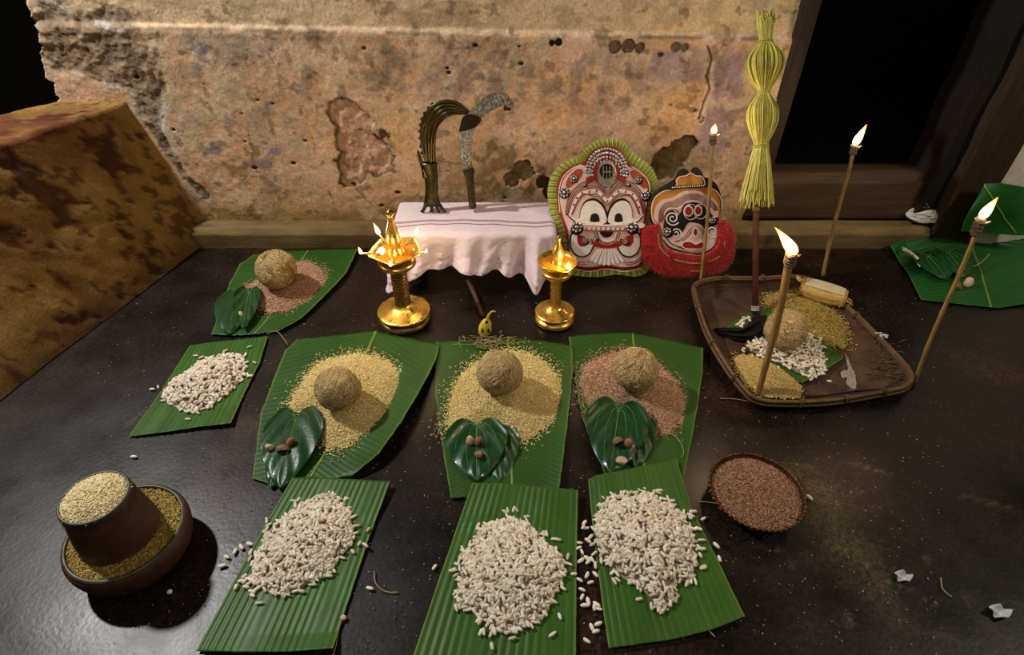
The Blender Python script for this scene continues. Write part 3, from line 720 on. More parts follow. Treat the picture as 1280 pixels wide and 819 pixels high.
leaf('banana_leaf', 'ridged strip of cut banana leaf with puffed rice beside the round bowl of brown grain',
     kH([(50, 96), (90, 78), (240, 48), (412, 10)]), kH([(135, 791), (400, 755), (560, 715), (695, 660)]),
     kH([(50, 96), (75, 350), (110, 620), (135, 791)]), kH([(412, 10), (480, 220), (590, 440), (695, 660)]),
     lambda u, v: .004 + .014 * np.clip(1 - v / .25, 0, 1) + .004 * np.clip(v - .9, 0, 1) * 10, 'along', 16, .0005, ragged=1)
# far right: one leaf on the floor, one propped up against the door post
leaf('banana_leaf', 'dark green banana leaf lying on the floor under the right-hand torch',
     kR([(90, 346), (130, 318), (250, 303), (340, 300), (440, 297), (600, 292)]), kR([(195, 531), (330, 546), (460, 560), (620, 535)]),
     kR([(90, 346), (120, 400), (150, 440), (195, 531)]), kR([(600, 292), (612, 420), (620, 535)]),
     lambda u, v: .005 + .022 * np.exp(-((v - .05) / .12) ** 2) + .012 * np.sin(u * 5) ** 2 * (1 - v), 'rib', 20, .0008, mat='leaf_far', rib=(.52, .56, .003, .003))
def propped_leaf():
    pl = Plane((1.42, 1.630, .03), (-.10, -.80, .18))
    Pp = coons(kR([(395, 165), (412, 136), (470, 134), (620, 158)]), kR([(330, 298), (420, 305), (520, 312), (640, 310)]), kR([(395, 165), (375, 205), (345, 255), (330, 298)]), kR([(620, 158), (635, 230), (640, 310)]), 60, 50)
    U, V = np.meshgrid(np.linspace(0, 1, 60), np.linspace(0, 1, 50))
    off = .012 * np.sin(U * 6 + V * 2) + .01 * np.sin(V * 4) + .0006 * np.cos((U * .6 + V) * 160)
    G = np.array([pl.hit(x, y, o) for (x, y), o in zip(Pp.reshape(-1, 2), off.ravel())]).reshape(50, 60, 3)
    root = thing('banana_leaf', 'banana leaf propped upright against the door post behind the right-hand torch', 'leaf', (G[-1, 30, 0], G[-1, 30, 1], 0))
    mb = MB(); uv = np.stack([U, V], -1).reshape(-1, 2); mb.grid(G, uv=uv); mb.grid(G + pl.n * -.0012, uv=uv, flip=True)
    mb.obj('blade', M['leaf_far'], root)
    m2 = MB(); m2.tube([G[j, int(8 + j * .6)] + pl.n * .001 for j in range(0, 50, 3)], .003, 8, flat=.5); m2.obj('midrib', M['midrib'], root)
propped_leaf()

# ================================================================== HEAPS
YA, YB = S(252, 234, 168), S(232, 200, 122); RA, RB = S(232, 192, 154), S(168, 116, 84)
HA = Heap(kA([(455, 195), (520, 150), (600, 105), (690, 85), (745, 105), (775, 150), (740, 210), (680, 250), (600, 280), (540, 276), (495, 235)]), .026, .005)
HB = Heap(kA([(150, 575), (230, 520), (310, 465), (430, 450), (465, 480), (455, 540), (400, 600), (340, 645), (260, 682), (200, 665), (140, 630)]), .024, .005)
HC = Heap(kC([(200, 385), (240, 300), (330, 180), (420, 145), (540, 125), (650, 150), (720, 205), (740, 285), (700, 390), (640, 460), (510, 550), (410, 588), (362, 565), (345, 490), (280, 425)]), .034, .005)
HD = Heap(kD([(95, 290), (130, 220), (200, 160), (300, 108), (430, 110), (520, 160), (590, 250), (585, 340), (560, 410), (480, 480), (410, 520), (370, 490), (310, 460), (180, 470), (85, 480), (72, 400)]), .036, .006)
HE = Heap(kD([(680, 230), (700, 178), (790, 125), (900, 108), (1040, 180), (1110, 240), (1150, 320), (1145, 400), (1090, 468), (1020, 480), (970, 440), (900, 390), (840, 395), (760, 400), (700, 320)]), .034, .005)
HF = Heap(kF([(275, 430), (310, 330), (350, 250), (440, 180), (540, 120), (620, 88), (690, 160), (720, 240), (705, 330), (650, 395), (620, 465), (540, 490), (410, 555), (300, 515)]), .028, .006)
HG = Heap(kG([(215, 560), (240, 400), (300, 300), (360, 230), (480, 216), (540, 240), (620, 320), (690, 380), (704, 460), (655, 540), (600, 650), (540, 690), (400, 720), (335, 645), (240, 610)]), .032, .006)
HH = Heap(kH([(80, 300), (110, 180), (180, 150), (280, 148), (380, 200), (440, 240), (485, 340), (480, 500), (410, 520), (400, 610), (350, 645), (310, 590), (260, 545), (175, 490), (100, 400)]), .032, .006)
fine_heap('rice_heap', HC, 15000, YA, YB, 'heap of pale yellow rice left of centre, on the leaf with the curled edge', 'rice', dark=.004, stray=.05, spill=1.2)
fine_heap('rice_heap', HD, 15000, YA, YB, 'middle heap of pale yellow rice, straight below the draped stool', 'rice', dark=.004, stray=.055, spill=1.22)
fine_heap('rice_heap', HA, 10000, RA, RB, 'pinkish red rice heap on the leaf near the masonry parapet', 'rice', dark=.02)
fine_heap('rice_heap', HE, 14000, RA, RB, 'reddish brown rice heap on the leaf next to the winnowing tray', 'rice', dark=.02)
puff_heap('puffed_rice_heap', HB, 760, 'small puffed rice heap on the leaf strip nearest the parapet', 'puffed rice', stray=.02)
puff_heap('puffed_rice_heap', HF, 1050, 'puffed rice heap on the front leaf strip beside the stacked measures', 'puffed rice')
puff_heap('puffed_rice_heap', HG, 1150, 'puffed rice heap on the middle leaf strip of the front row', 'puffed rice')
puff_heap('puffed_rice_heap', HH, 1150, 'puffed rice heap on the front leaf strip beside the round bowl', 'puffed rice')

# stray puffed grains on the bare floor
def build_strays():
    V, Fs = TP[0]; me = None; k = 0
    spots = kH([(35, 275), (42, 297), (15, 357), (12, 378), (25, 395), (20, 430), (47, 422), (66, 425), (50, 436), (45, 490), (80, 487), (60, 520), (15, 510), (25, 550), (25, 580), (36, 615), (50, 598), (85, 610), (95, 630), (76, 622), (65, 705), (82, 722), (45, 760), (92, 690)])
    lab = 'white puffed grain spilled on the dark floor between the two right-hand front leaf strips'
    jobs = [(p, lab, 'puffed grains spilled between the front leaves') for p in spots]
    lab2 = 'white puffed grain on the bare floor between the stacked measures and the leaf strip'
    jobs += [(p, lab2, 'puffed grains spilled by the measures') for p in kF([(258, 322), (220, 335), (155, 380), (135, 420), (192, 355)])]
    lab3 = 'white puffed grain on the floor along the right edge of the leaf strip by the bowl'
    jobs += [(p, lab3, 'puffed grains spilled by the bowl') for p in kH([(525, 258), (578, 368), (590, 422)])]
    jobs += [((1012, 622), 'single pale grain on the floor just right of the round bowl', None),
             ((543, 709), 'single puffed grain lying on the floor left of the middle leaf strip', None),
             (kF([(795, 520)])[0], 'single puffed grain on the floor right of the measures-side leaf strip', None),
             (kA([(95, 588)])[0], 'curled puffed grain on the floor left of the smallest leaf strip', None),
             (kA([(480, 536)])[0], 'puffed grain on the right edge of the smallest leaf strip', None),
             ((167, 571), 'single long white grain on the floor behind the small rice cup', None),
             ((212, 740), 'round pale seed on the floor in front of the stacked measures', None)]
    ORD = 'first second third fourth fifth sixth seventh eighth ninth tenth eleventh twelfth thirteenth fourteenth fifteenth sixteenth seventeenth eighteenth nineteenth twentieth twenty-first twenty-second twenty-third last'.split()
    for key, txt in ((lab, 'white puffed grain between the two right-hand front leaf strips, %s counting from the back'), (lab2, 'white puffed grain between measures and leaf strip, %s counting from the back'), (lab3, 'white puffed grain between leaf strip and round bowl, %s counting from the back')):
        idx = sorted([i for i, j in enumerate(jobs) if j[1] == key], key=lambda i: jobs[i][0][1])
        for r, i in enumerate(idx): jobs[i] = (jobs[i][0], txt % ORD[r], jobs[i][2])
    for p, l, g in jobs:
        if me is None:
            mb = MB(); mb.add(V * np.array([.0165, .0065, .0065]), [tuple(f) for f in Fs]); mb.C = [np.broadcast_to(PUFF_A, (len(V), 3))]
            o = mb.obj('puffed_grain', M['puffed']); me = o
        else: o = me.copy(); COL.objects.link(o); o.pop('group', None)
        z = .0032
        if 'right edge of the smallest' in l: z = .0085
        o.location = fl(*p, z).tolist(); o.rotation_euler = (random.uniform(0, 6), 0, random.uniform(0, 6))
        s = random.uniform(.8, 1.1); o.scale = (s, s, s)
        if 'round pale seed' in l: o.scale = (.6, 1.3, 1.3)
        tag(o, l, 'grain', g)
build_strays()
def grit():
    P = []; 
    for _ in range(1100):
        x, y = random.uniform(120, 1180), random.uniform(330, 819); P.append((x, y))
    for _ in range(260): P.append((random.gauss(610, 150), random.gauss(560, 110)))
    pos = np.array([fl(x, min(y, 830), .0008) for x, y in P]); n = len(pos)
    V, Fa = soup(pos, rng.uniform(.0022, .0058, n), rng.uniform(.0014, .0022, n), rng.uniform(-PI, PI, n), np.zeros(n), rng.uniform(0, PI, n), TG)
    t = rng.uniform(0, 1, (n, 1)); C = np.array(S(205, 190, 150)) * t + np.array(S(120, 90, 60)) * (1 - t)
    raw_obj('spilled_rice', V, Fa, M['grit'], None, np.repeat(C, 8, 0), 'stuff')
    tag(bpy.data.objects['spilled_rice'], 'tiny grains of rice strewn over the dark floor', 'rice')
grit()
# loose grains on the leaves: on top of the leaf surface
def on_leaf():
    P = []; Z = []
    for (cx, cy, sx, sy, n) in [(622, 570, 40, 34, 70), (590, 480, 45, 40, 60), (800, 450, 60, 50, 50), (450, 470, 65, 55, 60), (660, 450, 25, 30, 30), (350, 345, 40, 20, 25), (820, 575, 30, 10, 10), (430, 640, 40, 40, 12), (640, 700, 50, 60, 14), (800, 680, 40, 60, 14)]:
        for _ in range(n): P.append((random.gauss(cx, sx), random.gauss(cy, sy)))
    return P
# ================================================================== COCONUTS
def build_coconut():
    nu, nv = 56, 40; a = np.linspace(0, 2 * PI, nu, endpoint=False); G = np.zeros((nv + 1, nu, 3))
    for j in range(nv + 1):
        t = PI * j / nv; d = np.array([[math.sin(t) * math.cos(q), math.sin(t) * math.sin(q), -math.cos(t)] for q in a])
        r = 1 + .03 * math.cos(3 * 0) + (fbm(d[:, 0] * 2 + 5, d[:, 1] * 2 + d[:, 2] * 2.6 + 5, 3) - .5) * .10
        r += (fbm(np.cos(a) * 12 + 20 + t * .8, np.sin(a) * 12 + 20, 9, 4) - .5) * .09 * math.sin(t)
        r *= 1 + .035 * np.cos(3 * a) * math.sin(t) ** 2
        if t > 2.55: r -= .10 * max(0, (t - 2.75)) * 1.5
        G[j] = d * r[:, None] * np.array([1, 1, .97])
    root = thing('coconut', 'x', 'coconut', (0, 0, 0))
    mb = MB(); mb.grid(G, True); mb.obj('shell', M['coconut'], root)
    mb = MB()
    for k in range(210):
        q = random.uniform(0, 2 * PI); t = random.uniform(.3, 2.9); dq = random.gauss(0, .25); L = random.uniform(.3, .9); pts = []
        for i in range(6):
            s = i / 5; tt = min(3.05, max(.1, t + (s - .5) * L)); qq = q + dq * s + .1 * math.sin(s * 7 + k)
            rr = 1.01 + .022 * math.sin(s * PI) * random.uniform(.3, 1.3) + (.05 if random.random() < .05 else 0)
            pts.append((rr * math.sin(tt) * math.cos(qq), rr * math.sin(tt) * math.sin(qq), -rr * math.cos(tt) * .97))
        mb.tube(pts, random.uniform(.007, .013), 3, caps=False)
        if k == 104: o = mb.obj('dark_fibre', M['fibre_dark'], root); o['kind'] = 'stuff'; mb = MB()
    o = mb.obj('fibre', M['fibre'], root); o['kind'] = 'stuff'
    mb = MB()
    for rr, zz in ((.20, .93), (.30, .88)):
        th = np.linspace(0, 2 * PI, 26); mb.tube([(rr * math.cos(b), rr * math.sin(b), zz * (1 + .02 * math.sin(3 * b))) for b in th], .02, 5, caps=False)
    mb.obj('eye_ring', M['fibre'], root)
    return root
coco = build_coconut()
nuts = [((344.7, 336.5), 24.5, HA, 'husked coconut on the pink rice near the masonry parapet', (.3, -.5, .4)),
        ((421.5, 485.6), 27.6, HC, 'darker husked coconut on the yellow rice heap left of centre', (2.2, .35, .2)),
        ((624, 465), 28.6, HD, 'husked coconut on the middle yellow rice heap', (.5, .4, 2.0)),
        ((794.5, 461.5), 28.2, HE, 'husked coconut on the reddish brown rice heap', (.2, -.3, 3.3)),
        ((982, 412), 25.5, None, 'husked coconut on the puffed rice inside the winnowing tray', (.9, .4, 4.2))]
for i, (p, rp, hp, lab, rot) in enumerate(nuts):
    c = coco if i == 0 else copy_tree(coco)
    zc = .075
    for _ in range(6):
        q = fl(*p, zc); t = q[0] / ((p[0] - CX) / F); r = rp * t / F * .985
        zb = hp.at(q[0], q[1]) if hp else .030
        zc = zb + r * .93
    q = fl(*p, zc); c.location = q.tolist(); c.scale = (r, r, r); c.rotation_euler = rot; c['label'] = lab

# ================================================================== BETEL LEAVES, ARECA
def heart(t):                               # half-angle outline, tip at (0,-1)
    x = 16 * math.sin(t) ** 3; y = 13 * math.cos(t) - 5 * math.cos(2 * t) - 2 * math.cos(3 * t) - math.cos(4 * t)
    return x / 17.0, y / 17.0
def betel(label, notch, tip, wid, z0=.010, bend=.012, tiltz=0.0, fold=0.0, group=None, name='betel_leaf'):
    """heart-shaped leaf from its notch pixel to its tip pixel, wid = half-width / length"""
    A, B = fl(*notch, z0), fl(*tip, z0); ax = B - A; L = np.linalg.norm(ax); ax /= L; sd = np.array([ax[1], -ax[0], 0]); sd = sd
    nu, nv = 45, 45; G = np.zeros((nv, nu, 3)); hw = L * wid
    # outline half-width as function of s (0 notch level .. 1 tip), lobes reach behind the notch
    def surf(s, e):                         # s in [-.16,1], e in [-1,1]
        w = max(0.0, 1 - max(0, s) ** 1.5) ** .75 * (min(1, (s + .18) / .34)) ** .5 if s > -.18 else 0
        lat = e * w * hw; return s, lat
    for j in range(nv):
        for i in range(nu):
            e = -1 + 2 * i / (nu - 1); s1 = j / (nv - 1)
            lobe = -.17 * math.sin(min(1, abs(e) / .95) * PI) ** .8 if abs(e) < .95 else 0
            s = lobe * (1 - s1) ** 2 + s1
            w = (1 - s1 ** 1.9) ** .8 * (.80 + .20 * math.sin(min(1, s1 / .4) * PI / 2)) + .012
            lat = e * w * hw
            vein = .0016 * math.cos((abs(e) * 1.3 - s1 * 2.8) * 2 * PI) * min(1, abs(e) * 4) * min(1, (1 - s1) * 3)
            z = z0 + bend * (1 - (s1 * 1.4 - .5) ** 2) + .006 * abs(e) - .012 * (abs(e) ** 2) * s1 + vein + tiltz * (1 - s1)
            if fold and e > 0: z += fold * e ** 2
            G[j, i] = A + ax * (s * L) + sd * lat; G[j, i, 2] = max(z, z0 * .6)
    base = (A + B) / 2; base[2] = 0
    root = thing(name, label, 'betel leaf', base, group)
    mb = MB(); mb.grid(G); mb.grid(G - np.array([0, 0, .0008]), flip=True); mb.obj('blade', M['betel'], root)
    mb = MB(); mb.tube([G[j, 22] + np.array([0, 0, .0004]) for j in range(0, 45, 4)], np.linspace(.0017, .0006, 12), 5)
    mb.obj('midrib', M['betel_vein'], root)
    mb = MB()
    for sg in (-1, 1):
        for k, (s0, e1, s1) in enumerate([(.0, .8, .02), (.02, .78, .5), (.06, .5, .82)]):
            pts = []
            for q in np.linspace(0, 1, 10):
                e = sg * e1 * q ** .7; s = s0 + (s1 - s0) * q ** 1.5
                i = int(round((e + 1) / 2 * 44)); j = int(round(min(.98, s) * 44)); pts.append(G[j, i] + np.array([0, 0, .0003]))
            mb.tube(smooth(pts, 2, False), np.linspace(.0012, .0004, 19), 4)
    mb.obj('side_vein', M['betel_vein'], root)
    return root
betel('rounded betel leaf beside the pink rice heap by the parapet', kA([(440, 225)])[0], kA([(395, 372)])[0], .36, .010, .008)
betel('folded betel leaf standing against the pink rice heap by the parapet', kA([(480, 215)])[0], kA([(450, 350)])[0], .24, .022, .008, fold=.012)
betel('lower of two stacked betel leaves beside the yellow rice left of centre', kC([(225, 520)])[0], kC([(112, 780)])[0], .34, .007, .004)
betel('upper of two stacked betel leaves beside the yellow rice left of centre', kC([(240, 448)])[0], kC([(158, 782)])[0], .38, .015, .010)
betel('dark betel leaf at the foot of the middle yellow rice heap', kD([(205, 462)])[0], kD([(205, 702)])[0], .52, .013, .010)
betel('betel leaf half under another at the foot of the middle rice heap', kD([(295, 470)])[0], kD([(310, 705)])[0], .38, .007, .006)
betel('broad betel leaf with raised lobe beside the reddish brown rice heap', kD([(850, 392)])[0], kD([(815, 668)])[0], .43, .014, .012, tiltz=.008)
betel('betel leaf under the broad one beside the reddish brown rice heap', kD([(905, 400)])[0], kD([(930, 640)])[0], .40, .008, .010)
def areca_mesh():
    bm = bmesh.new(); bmesh.ops.create_icosphere(bm, subdivisions=3, radius=1)
    bmesh.ops.bisect_plane(bm, geom=bm.verts[:] + bm.edges[:] + bm.faces[:], plane_co=(0, 0, .25), plane_no=(.3, .2, 1), clear_outer=True)
    ed = [e for e in bm.edges if e.is_boundary]; bmesh.ops.holes_fill(bm, edges=ed)
    for v in bm.verts: n = fbm(v.co.x * 2 + 9, v.co.y * 2 + v.co.z * 3 + 9, 4) - .5; v.co *= 1 + .35 * float(n)
    me = bpy.data.meshes.new('areca'); bm.to_mesh(me); bm.free(); return me
AR = areca_mesh(); ARP = AR.copy(); AR.materials.append(M['areca']); ARP.materials.append(M['areca_pale'])
def areca(label, p, z, s, rot, pale=False):
    o = bpy.data.objects.new('areca_nut', ARP if pale else AR); COL.objects.link(o); o.location = fl(*p, z).tolist(); o.rotation_euler = rot
    o.scale = (s * 1.45, s * 1.0, s * 1.0); tag(o, label, 'areca nut')
for a in [('dark areca nut piece farther from the camera on the rounded betel leaf by the parapet', kA([(437, 268)])[0], .026, .009, (1, .5, .2)),
          ('pale areca nut piece nearer the camera on the rounded betel leaf by the parapet', kA([(443, 297)])[0], .026, .008, (.4, 2, 1.2), True),
          ('pale areca nut piece at the left edge of the betel leaf left of centre', kC([(107, 580)])[0], .028, .010, (.5, 1, 1.8), True),
          ('split areca nut piece in the middle of the betel leaf left of centre', kC([(170, 592)])[0], .030, .0105, (2.4, .4, 0.2)),
          ('dark areca nut piece on the right of the betel leaf left of centre', kC([(208, 560)])[0], .031, .010, (1.4, 1.9, .7)),
          ('upright areca nut piece, left of three on the middle betel leaf', kD([(175, 515)])[0], .032, .009, (.6, 1.5, 1.2), True),
          ('upright areca nut piece, right of three on the middle betel leaf', kD([(214, 520)])[0], .032, .010, (2, 1.4, 1.5)),
          ('areca nut piece nearest the camera of three on the middle betel leaf', kD([(212, 575)])[0], .030, .0085, (.2, .3, 2)),
          ('left areca nut wedge on the betel leaf by the brown rice', kD([(850, 520)])[0], .036, .0105, (2.3, .6, .6)),
          ('right areca nut wedge on the betel leaf by the brown rice', kD([(898, 528)])[0], .034, .010, (1.2, 1.2, 1.8)),
          ('pale rounded areca nut nearest the camera on the betel leaf by the brown rice', kD([(868, 604)])[0], .030, .0095, (.2, .2, .4), True)]:
    areca(*a)

# ================================================================== FLAMES AND LAMPS
def flame_verts(base, h, w, lean=(0, 0), n=14, m=16):
    G = np.zeros((m + 1, n, 3)); a = np.arange(n) * 2 * PI / n
    for j in range(m + 1):
        t = j / m; r = w * (math.sin(PI * min(1, t ** .62)) ** .9 * (1 - .25 * t) + .10 * (1 - t)); r = max(r, 1e-5)
        c = np.array(base) + np.array([lean[0] * t ** 1.5, lean[1] * t ** 1.5, h * t])
        G[j] = c + np.stack([r * np.cos(a), r * np.sin(a), 0 * a], 1)
    return G
def add_flame(parent, base, h, w, lean=(0, 0), power=.8, holder=None):
    mb = MB(); mb.grid(flame_verts(base, h, w, lean), True); o = mb.obj('flame', M['flame'], holder or parent)
    o['label'] = 'small burning flame'
    if power:
        top = np.array(base) + np.array([lean[0] * .6, lean[1] * .6, h * .7])
        l = light('flame_light', 'POINT', top.tolist(), power * .55, (1.0, .72, .42), .014)
    return o
def round_prof(pts, n=5): return [tuple(p) for p in smooth(pts, n, closed=False)]

def lamp(name, label, base, spouts, sc, zs, big):
    root = thing(name, label, 'oil lamp', (base[0], base[1], 0), 'brass oil lamps with lit wicks')
    c = (base[0], base[1], 0); fr, zb, zd, rd, ztop = zs    # foot radius, stem start, dish height, dish radius, top
    mb = MB(); mb.lathe([(0.001, 0), (fr * .94, 0), (fr * 1.0, .003), (fr * 1.0, .008), (fr * .96, .014), (fr * .78, .018), (fr * .62, .022), (fr * .60, .030)], c, 64)
    mb.obj('foot_ring', M['old_brass'] if big else M['brass'], root)
    mb = MB(); mb.lathe(round_prof([(fr * .66, .028), (fr * .94, .028), (fr * 1.0, .030), (fr * .995, .033), (fr * .90, .036), (fr * .72, .039), (fr * .56, .043), (fr * .42, .048), (fr * .34, .053), (fr * .29, zb + .002)]), c, 64)
    mb.obj('base', M['brass'], root)
    mb = MB(); pr = []; sr = fr * .29; k = 12; L = (zd - .045) - zb + .004
    for i in range(k):
        z0 = zb - .002 + L * i / k
        pr += [(sr * .86, z0), (sr * (1.04 if big else .95), z0 + L / k * .3), (sr * (1.04 if big else .95), z0 + L / k * .6), (sr * .86, z0 + L / k * .95)]
    mb.lathe(pr, c, 48); mb.obj('stem', M['old_brass'] if big else M['brass'], root)
    mb = MB(); z1 = zd - .048
    mb.lathe(round_prof([(sr * .9, z1), (rd * .55, z1 + .004), (rd * .76, z1 + .014), (rd * .74, z1 + .024), (rd * .5, z1 + .030), (rd * .35, z1 + .036), (rd * .4, z1 + .042)]), c, 64)
    mb.obj('lower_bowl', M['old_brass'] if big else M['brass'], root)
    # dish with pulled spouts
    n = 120; a = np.arange(n) * 2 * PI / n; prof = [(.30, -.012), (.6, -.010), (.85, -.002), (1.0, .006), (1.02, .009), (.98, .010), (.86, .003), (.6, -.004), (.25, -.005)]
    sp = np.zeros(n)
    for q in spouts: d = np.abs((a - q + PI) % (2 * PI) - PI); sp = np.maximum(sp, np.exp(-(d / .24) ** 2) + .35 * np.maximum(0, 1 - d / .62))
    sp = sp * (.40 if big else .12)
    G = np.zeros((len(prof), n, 3))
    for j, (r, z) in enumerate(prof):
        rr = rd * r * (1 + (.30 if big else 1) * sp * max(0, (r - .5) * 2)) * (1 - (.06 if big else 0))
        G[j] = np.stack([c[0] + rr * np.cos(a), c[1] + rr * np.sin(a), zd + z + 0 * a], 1)
    mb = MB(); mb.grid(G, True); mb.obj('dish', M['brass'], root)
    mb = MB(); mb.lathe([(rd * .78, .0012), (rd * .5, .0022), (.001, .0022)], (c[0], c[1], zd), 48); mb.obj('oil', M['oil'], root)
    mb = MB(); H = ztop - zd
    mb.lathe(round_prof([(rd * .34, -.006), (rd * .34, .004), (rd * .26, H * .14), (rd * .29, H * .22), (rd * .31, H * .34), (rd * .25, H * .50), (rd * .14, H * .68), (rd * .105, H * .84), (rd * .14, H * .87)], 4), (c[0], c[1], zd), 40)
    mb.obj('spire', M['brass'], root)
    mb = MB(); mb.lathe(round_prof([(rd * .12, H * .87), (rd * .16, H * .89), (rd * .15, H * .93), (rd * .07, H * .97), (.0005, H)], 4), (c[0], c[1], zd), 32); mb.obj('finial', M['old_brass'], root)
    return root, c
LB = (-.306, 1.331); LZ = (.074, .056, .222, .066, .350)
sp_l = [math.radians(q) for q in (-88, -16, 56, 128, 200)]
lampL, c = lamp('brass_oil_lamp', 'tall brass oil lamp with five burning wicks left of the draped stool', LB, sp_l, 1, LZ, True)
for k, q in enumerate(sp_l):
    r = LZ[3] * 1.32; d = np.array([math.cos(q), math.sin(q), 0]); b = np.array([c[0], c[1], LZ[2] + .012]) + d * r
    mb = MB(); mb.tube([np.array([c[0], c[1], LZ[2] + .004]) + d * r * .45, b - d * .012 + np.array([0, 0, .001]), b + np.array([0, 0, .004])], [.0028, .003, .002], 6)
    wk = mb.obj('wick', M['wick'], lampL)
    h, w = [(.018, .0050), (.014, .0036), (.022, .0050), (.036, .0064), (.022, .0048)][k]
    o = add_flame(lampL, b + np.array([0, 0, .002]), h, w, [(0, 0), (.004, 0), (.004, 0), (-.010, 0), (-.004, 0)][k], .6)
RB_ = (.121, 1.327); RZ = (.056, .050, .192, .0525, .278)
lampR, c = lamp('brass_oil_lamp', 'smaller brass oil lamp with one burning wick, in front of the large mask', RB_, [math.radians(-70)], 1, RZ, False)
q = math.radians(-62); d = np.array([math.cos(q), math.sin(q), 0]); b = np.array([c[0], c[1], RZ[2] + .011]) + d * RZ[3] * .98
mb = MB(); mb.tube([np.array([c[0], c[1], RZ[2] + .004]) + d * .02, b - d * .008, b + np.array([0, 0, .003])], [.0026, .0028, .002], 6); mb.obj('wick', M['wick'], lampR)
add_flame(lampR, b + np.array([0, 0, .001]), .022, .0066, (0, 0), 1.2)

# ================================================================== STOOL, CLOTH
SX0, SX1, SY0, SY1, SZ = -.335, .105, 1.522, 1.680, .178
st = thing('wooden_stool', 'low dark wooden stool hidden under the white cloth against the wall', 'stool', ((SX0 + SX1) / 2, (SY0 + SY1) / 2, 0))
mb = MB(); mb.box((SX0, SY0, SZ - .024), (SX1, SY1, SZ)); mb.obj('seat', M['dark_wood'], st, smooth_=False)
for x in (SX0 + .02, SX1 - .055):
    for y in (SY0 + .015, SY1 - .045):
        mb = MB(); mb.box((x, y, 0), (x + .035, y + .03, SZ - .024)); mb.obj('leg', M['dark_wood'], st, smooth_=False)
def cloth_mat():
    m = pbr('white_cotton', S(228, 208, 212), .85, var=.06, scale=20, bump=.55, bscale=42, dist=.006, sheen=.2); nt = m.node_tree; N = nt.nodes; L = nt.links
    b = N['Principled BSDF']; uv = N.new('ShaderNodeUVMap'); sp = N.new('ShaderNodeSeparateXYZ'); L.new(uv.outputs[0], sp.inputs[0])
    nz = N.new('ShaderNodeTexNoise'); nz.inputs['Scale'].default_value = 30; L.new(uv.outputs[0], nz.inputs['Vector'])
    ad = N.new('ShaderNodeMath'); ad.operation = 'MULTIPLY_ADD'; L.new(nz.outputs['Fac'], ad.inputs[0]); ad.inputs[1].default_value = .006; L.new(sp.outputs['Y'], ad.inputs[2])
    cr = N.new('ShaderNodeValToRGB'); cr.color_ramp.interpolation = 'CONSTANT'; e = cr.color_ramp.elements
    e[0].position = 0; e[0].color = (0, 0, 0, 1); e[1].position = .375; e[1].color = (.75, .75, .75, 1)
    for p, v in [(.412, 0), (.455, 1), (.475, 0)]:
        k = cr.color_ramp.elements.new(p); k.color = (v, v, v, 1)
    L.new(ad.outputs[0], cr.inputs['Fac'])
    sl = N.new('ShaderNodeMath'); sl.operation = 'MULTIPLY'; L.new(cr.outputs['Color'], sl.inputs[0]); sl.inputs[1].default_value = .85
    mx = N.new('ShaderNodeMix'); mx.data_type = 'RGBA'; L.new(sl.outputs[0], mx.inputs['Factor'])
    L.new(b.inputs['Base Color'].links[0].from_socket, mx.inputs['A']); mx.inputs['B'].default_value = (*S(126, 52, 48), 1); L.new(mx.outputs['Result'], b.inputs['Base Color'])
    return m
def build_cloth():
    nx, ny = 190, 130; G = np.zeros((ny, nx, 3)); uv = np.zeros((ny, nx, 2))
    fx0, fx1 = SX0 - .006, SX1 + .006; fy0 = SY0 - .006
    for j in range(ny):
        v = j / (ny - 1)
        for i in range(nx):
            u = i / (nx - 1)
            ob = .128 + .036 * math.exp(-((u - .10) / .1) ** 2) + .026 * math.exp(-((u - .82) / .10) ** 2) - .010 * math.exp(-((u - .42) / .16) ** 2) + .004 * math.sin(u * 38)
            oa = .085 if u < .5 else .045
            X = fx0 - oa + u * (fx1 - fx0 + 2 * oa); Y = SY1 + .012 - v * (SY1 + .012 - fy0 + ob)
            cx, cy = min(max(X, fx0), fx1), max(Y, fy0); dx, dy = X - cx, Y - cy; L = math.hypot(dx, dy)
            z = SZ + .003 + (float(fbm(X * 9, Y * 9, 3)) - .5) * .004
            if L > 0:
                nxv, nyv = dx / L, dy / L; rr = .016
                s = min(L, rr * PI / 2); ang = s / rr
                out = rr * math.sin(ang); dn = rr * (1 - math.cos(ang)) + max(0, L - rr * PI / 2)
                per = (cx - fx0) * 1.0 + math.atan2(nxv, -nyv) * .06; k = min(1, L / .12)
                fold = .016 * math.sin(per * 30 + 1.0) * k + .010 * math.sin(per * 57 + 2.2) * k + .010 * k + .006 * (float(fbm(X * 24, z * 10 + L * 22, 5)) - .5) * k
                cr_ = math.exp(-((u - .86) / .07) ** 2) * k; fold += .030 * cr_ * math.sin((u - .80) * 45) + .012 * cr_
                fold += .020 * (float(fbm(per * 20, L * 26 + 4, 15)) - .5) * k + .007 * math.sin(per * 92 + L * 20) * k
                out += fold * (.7 + .6 * k) + .10 * L * L / .12 + .05 * L
                G[j, i] = (cx + nxv * out, cy + nyv * out, max(.012, z - dn))
            else: G[j, i] = (X, Y, z)
            uv[j, i] = (u, v)
    mb = MB(); mb.grid(G, uv=uv.reshape(-1, 2)); G2 = G.copy(); o = mb.obj('cotton_cloth', cloth_mat(), at=((SX0 + SX1) / 2, SY0, 0))
    md = o.modifiers.new('thick', 'SOLIDIFY'); md.thickness = .0016; md.offset = 0
    tag(o, 'white cotton cloth with two dark red border stripes draped over the low stool', 'cloth')
build_cloth()

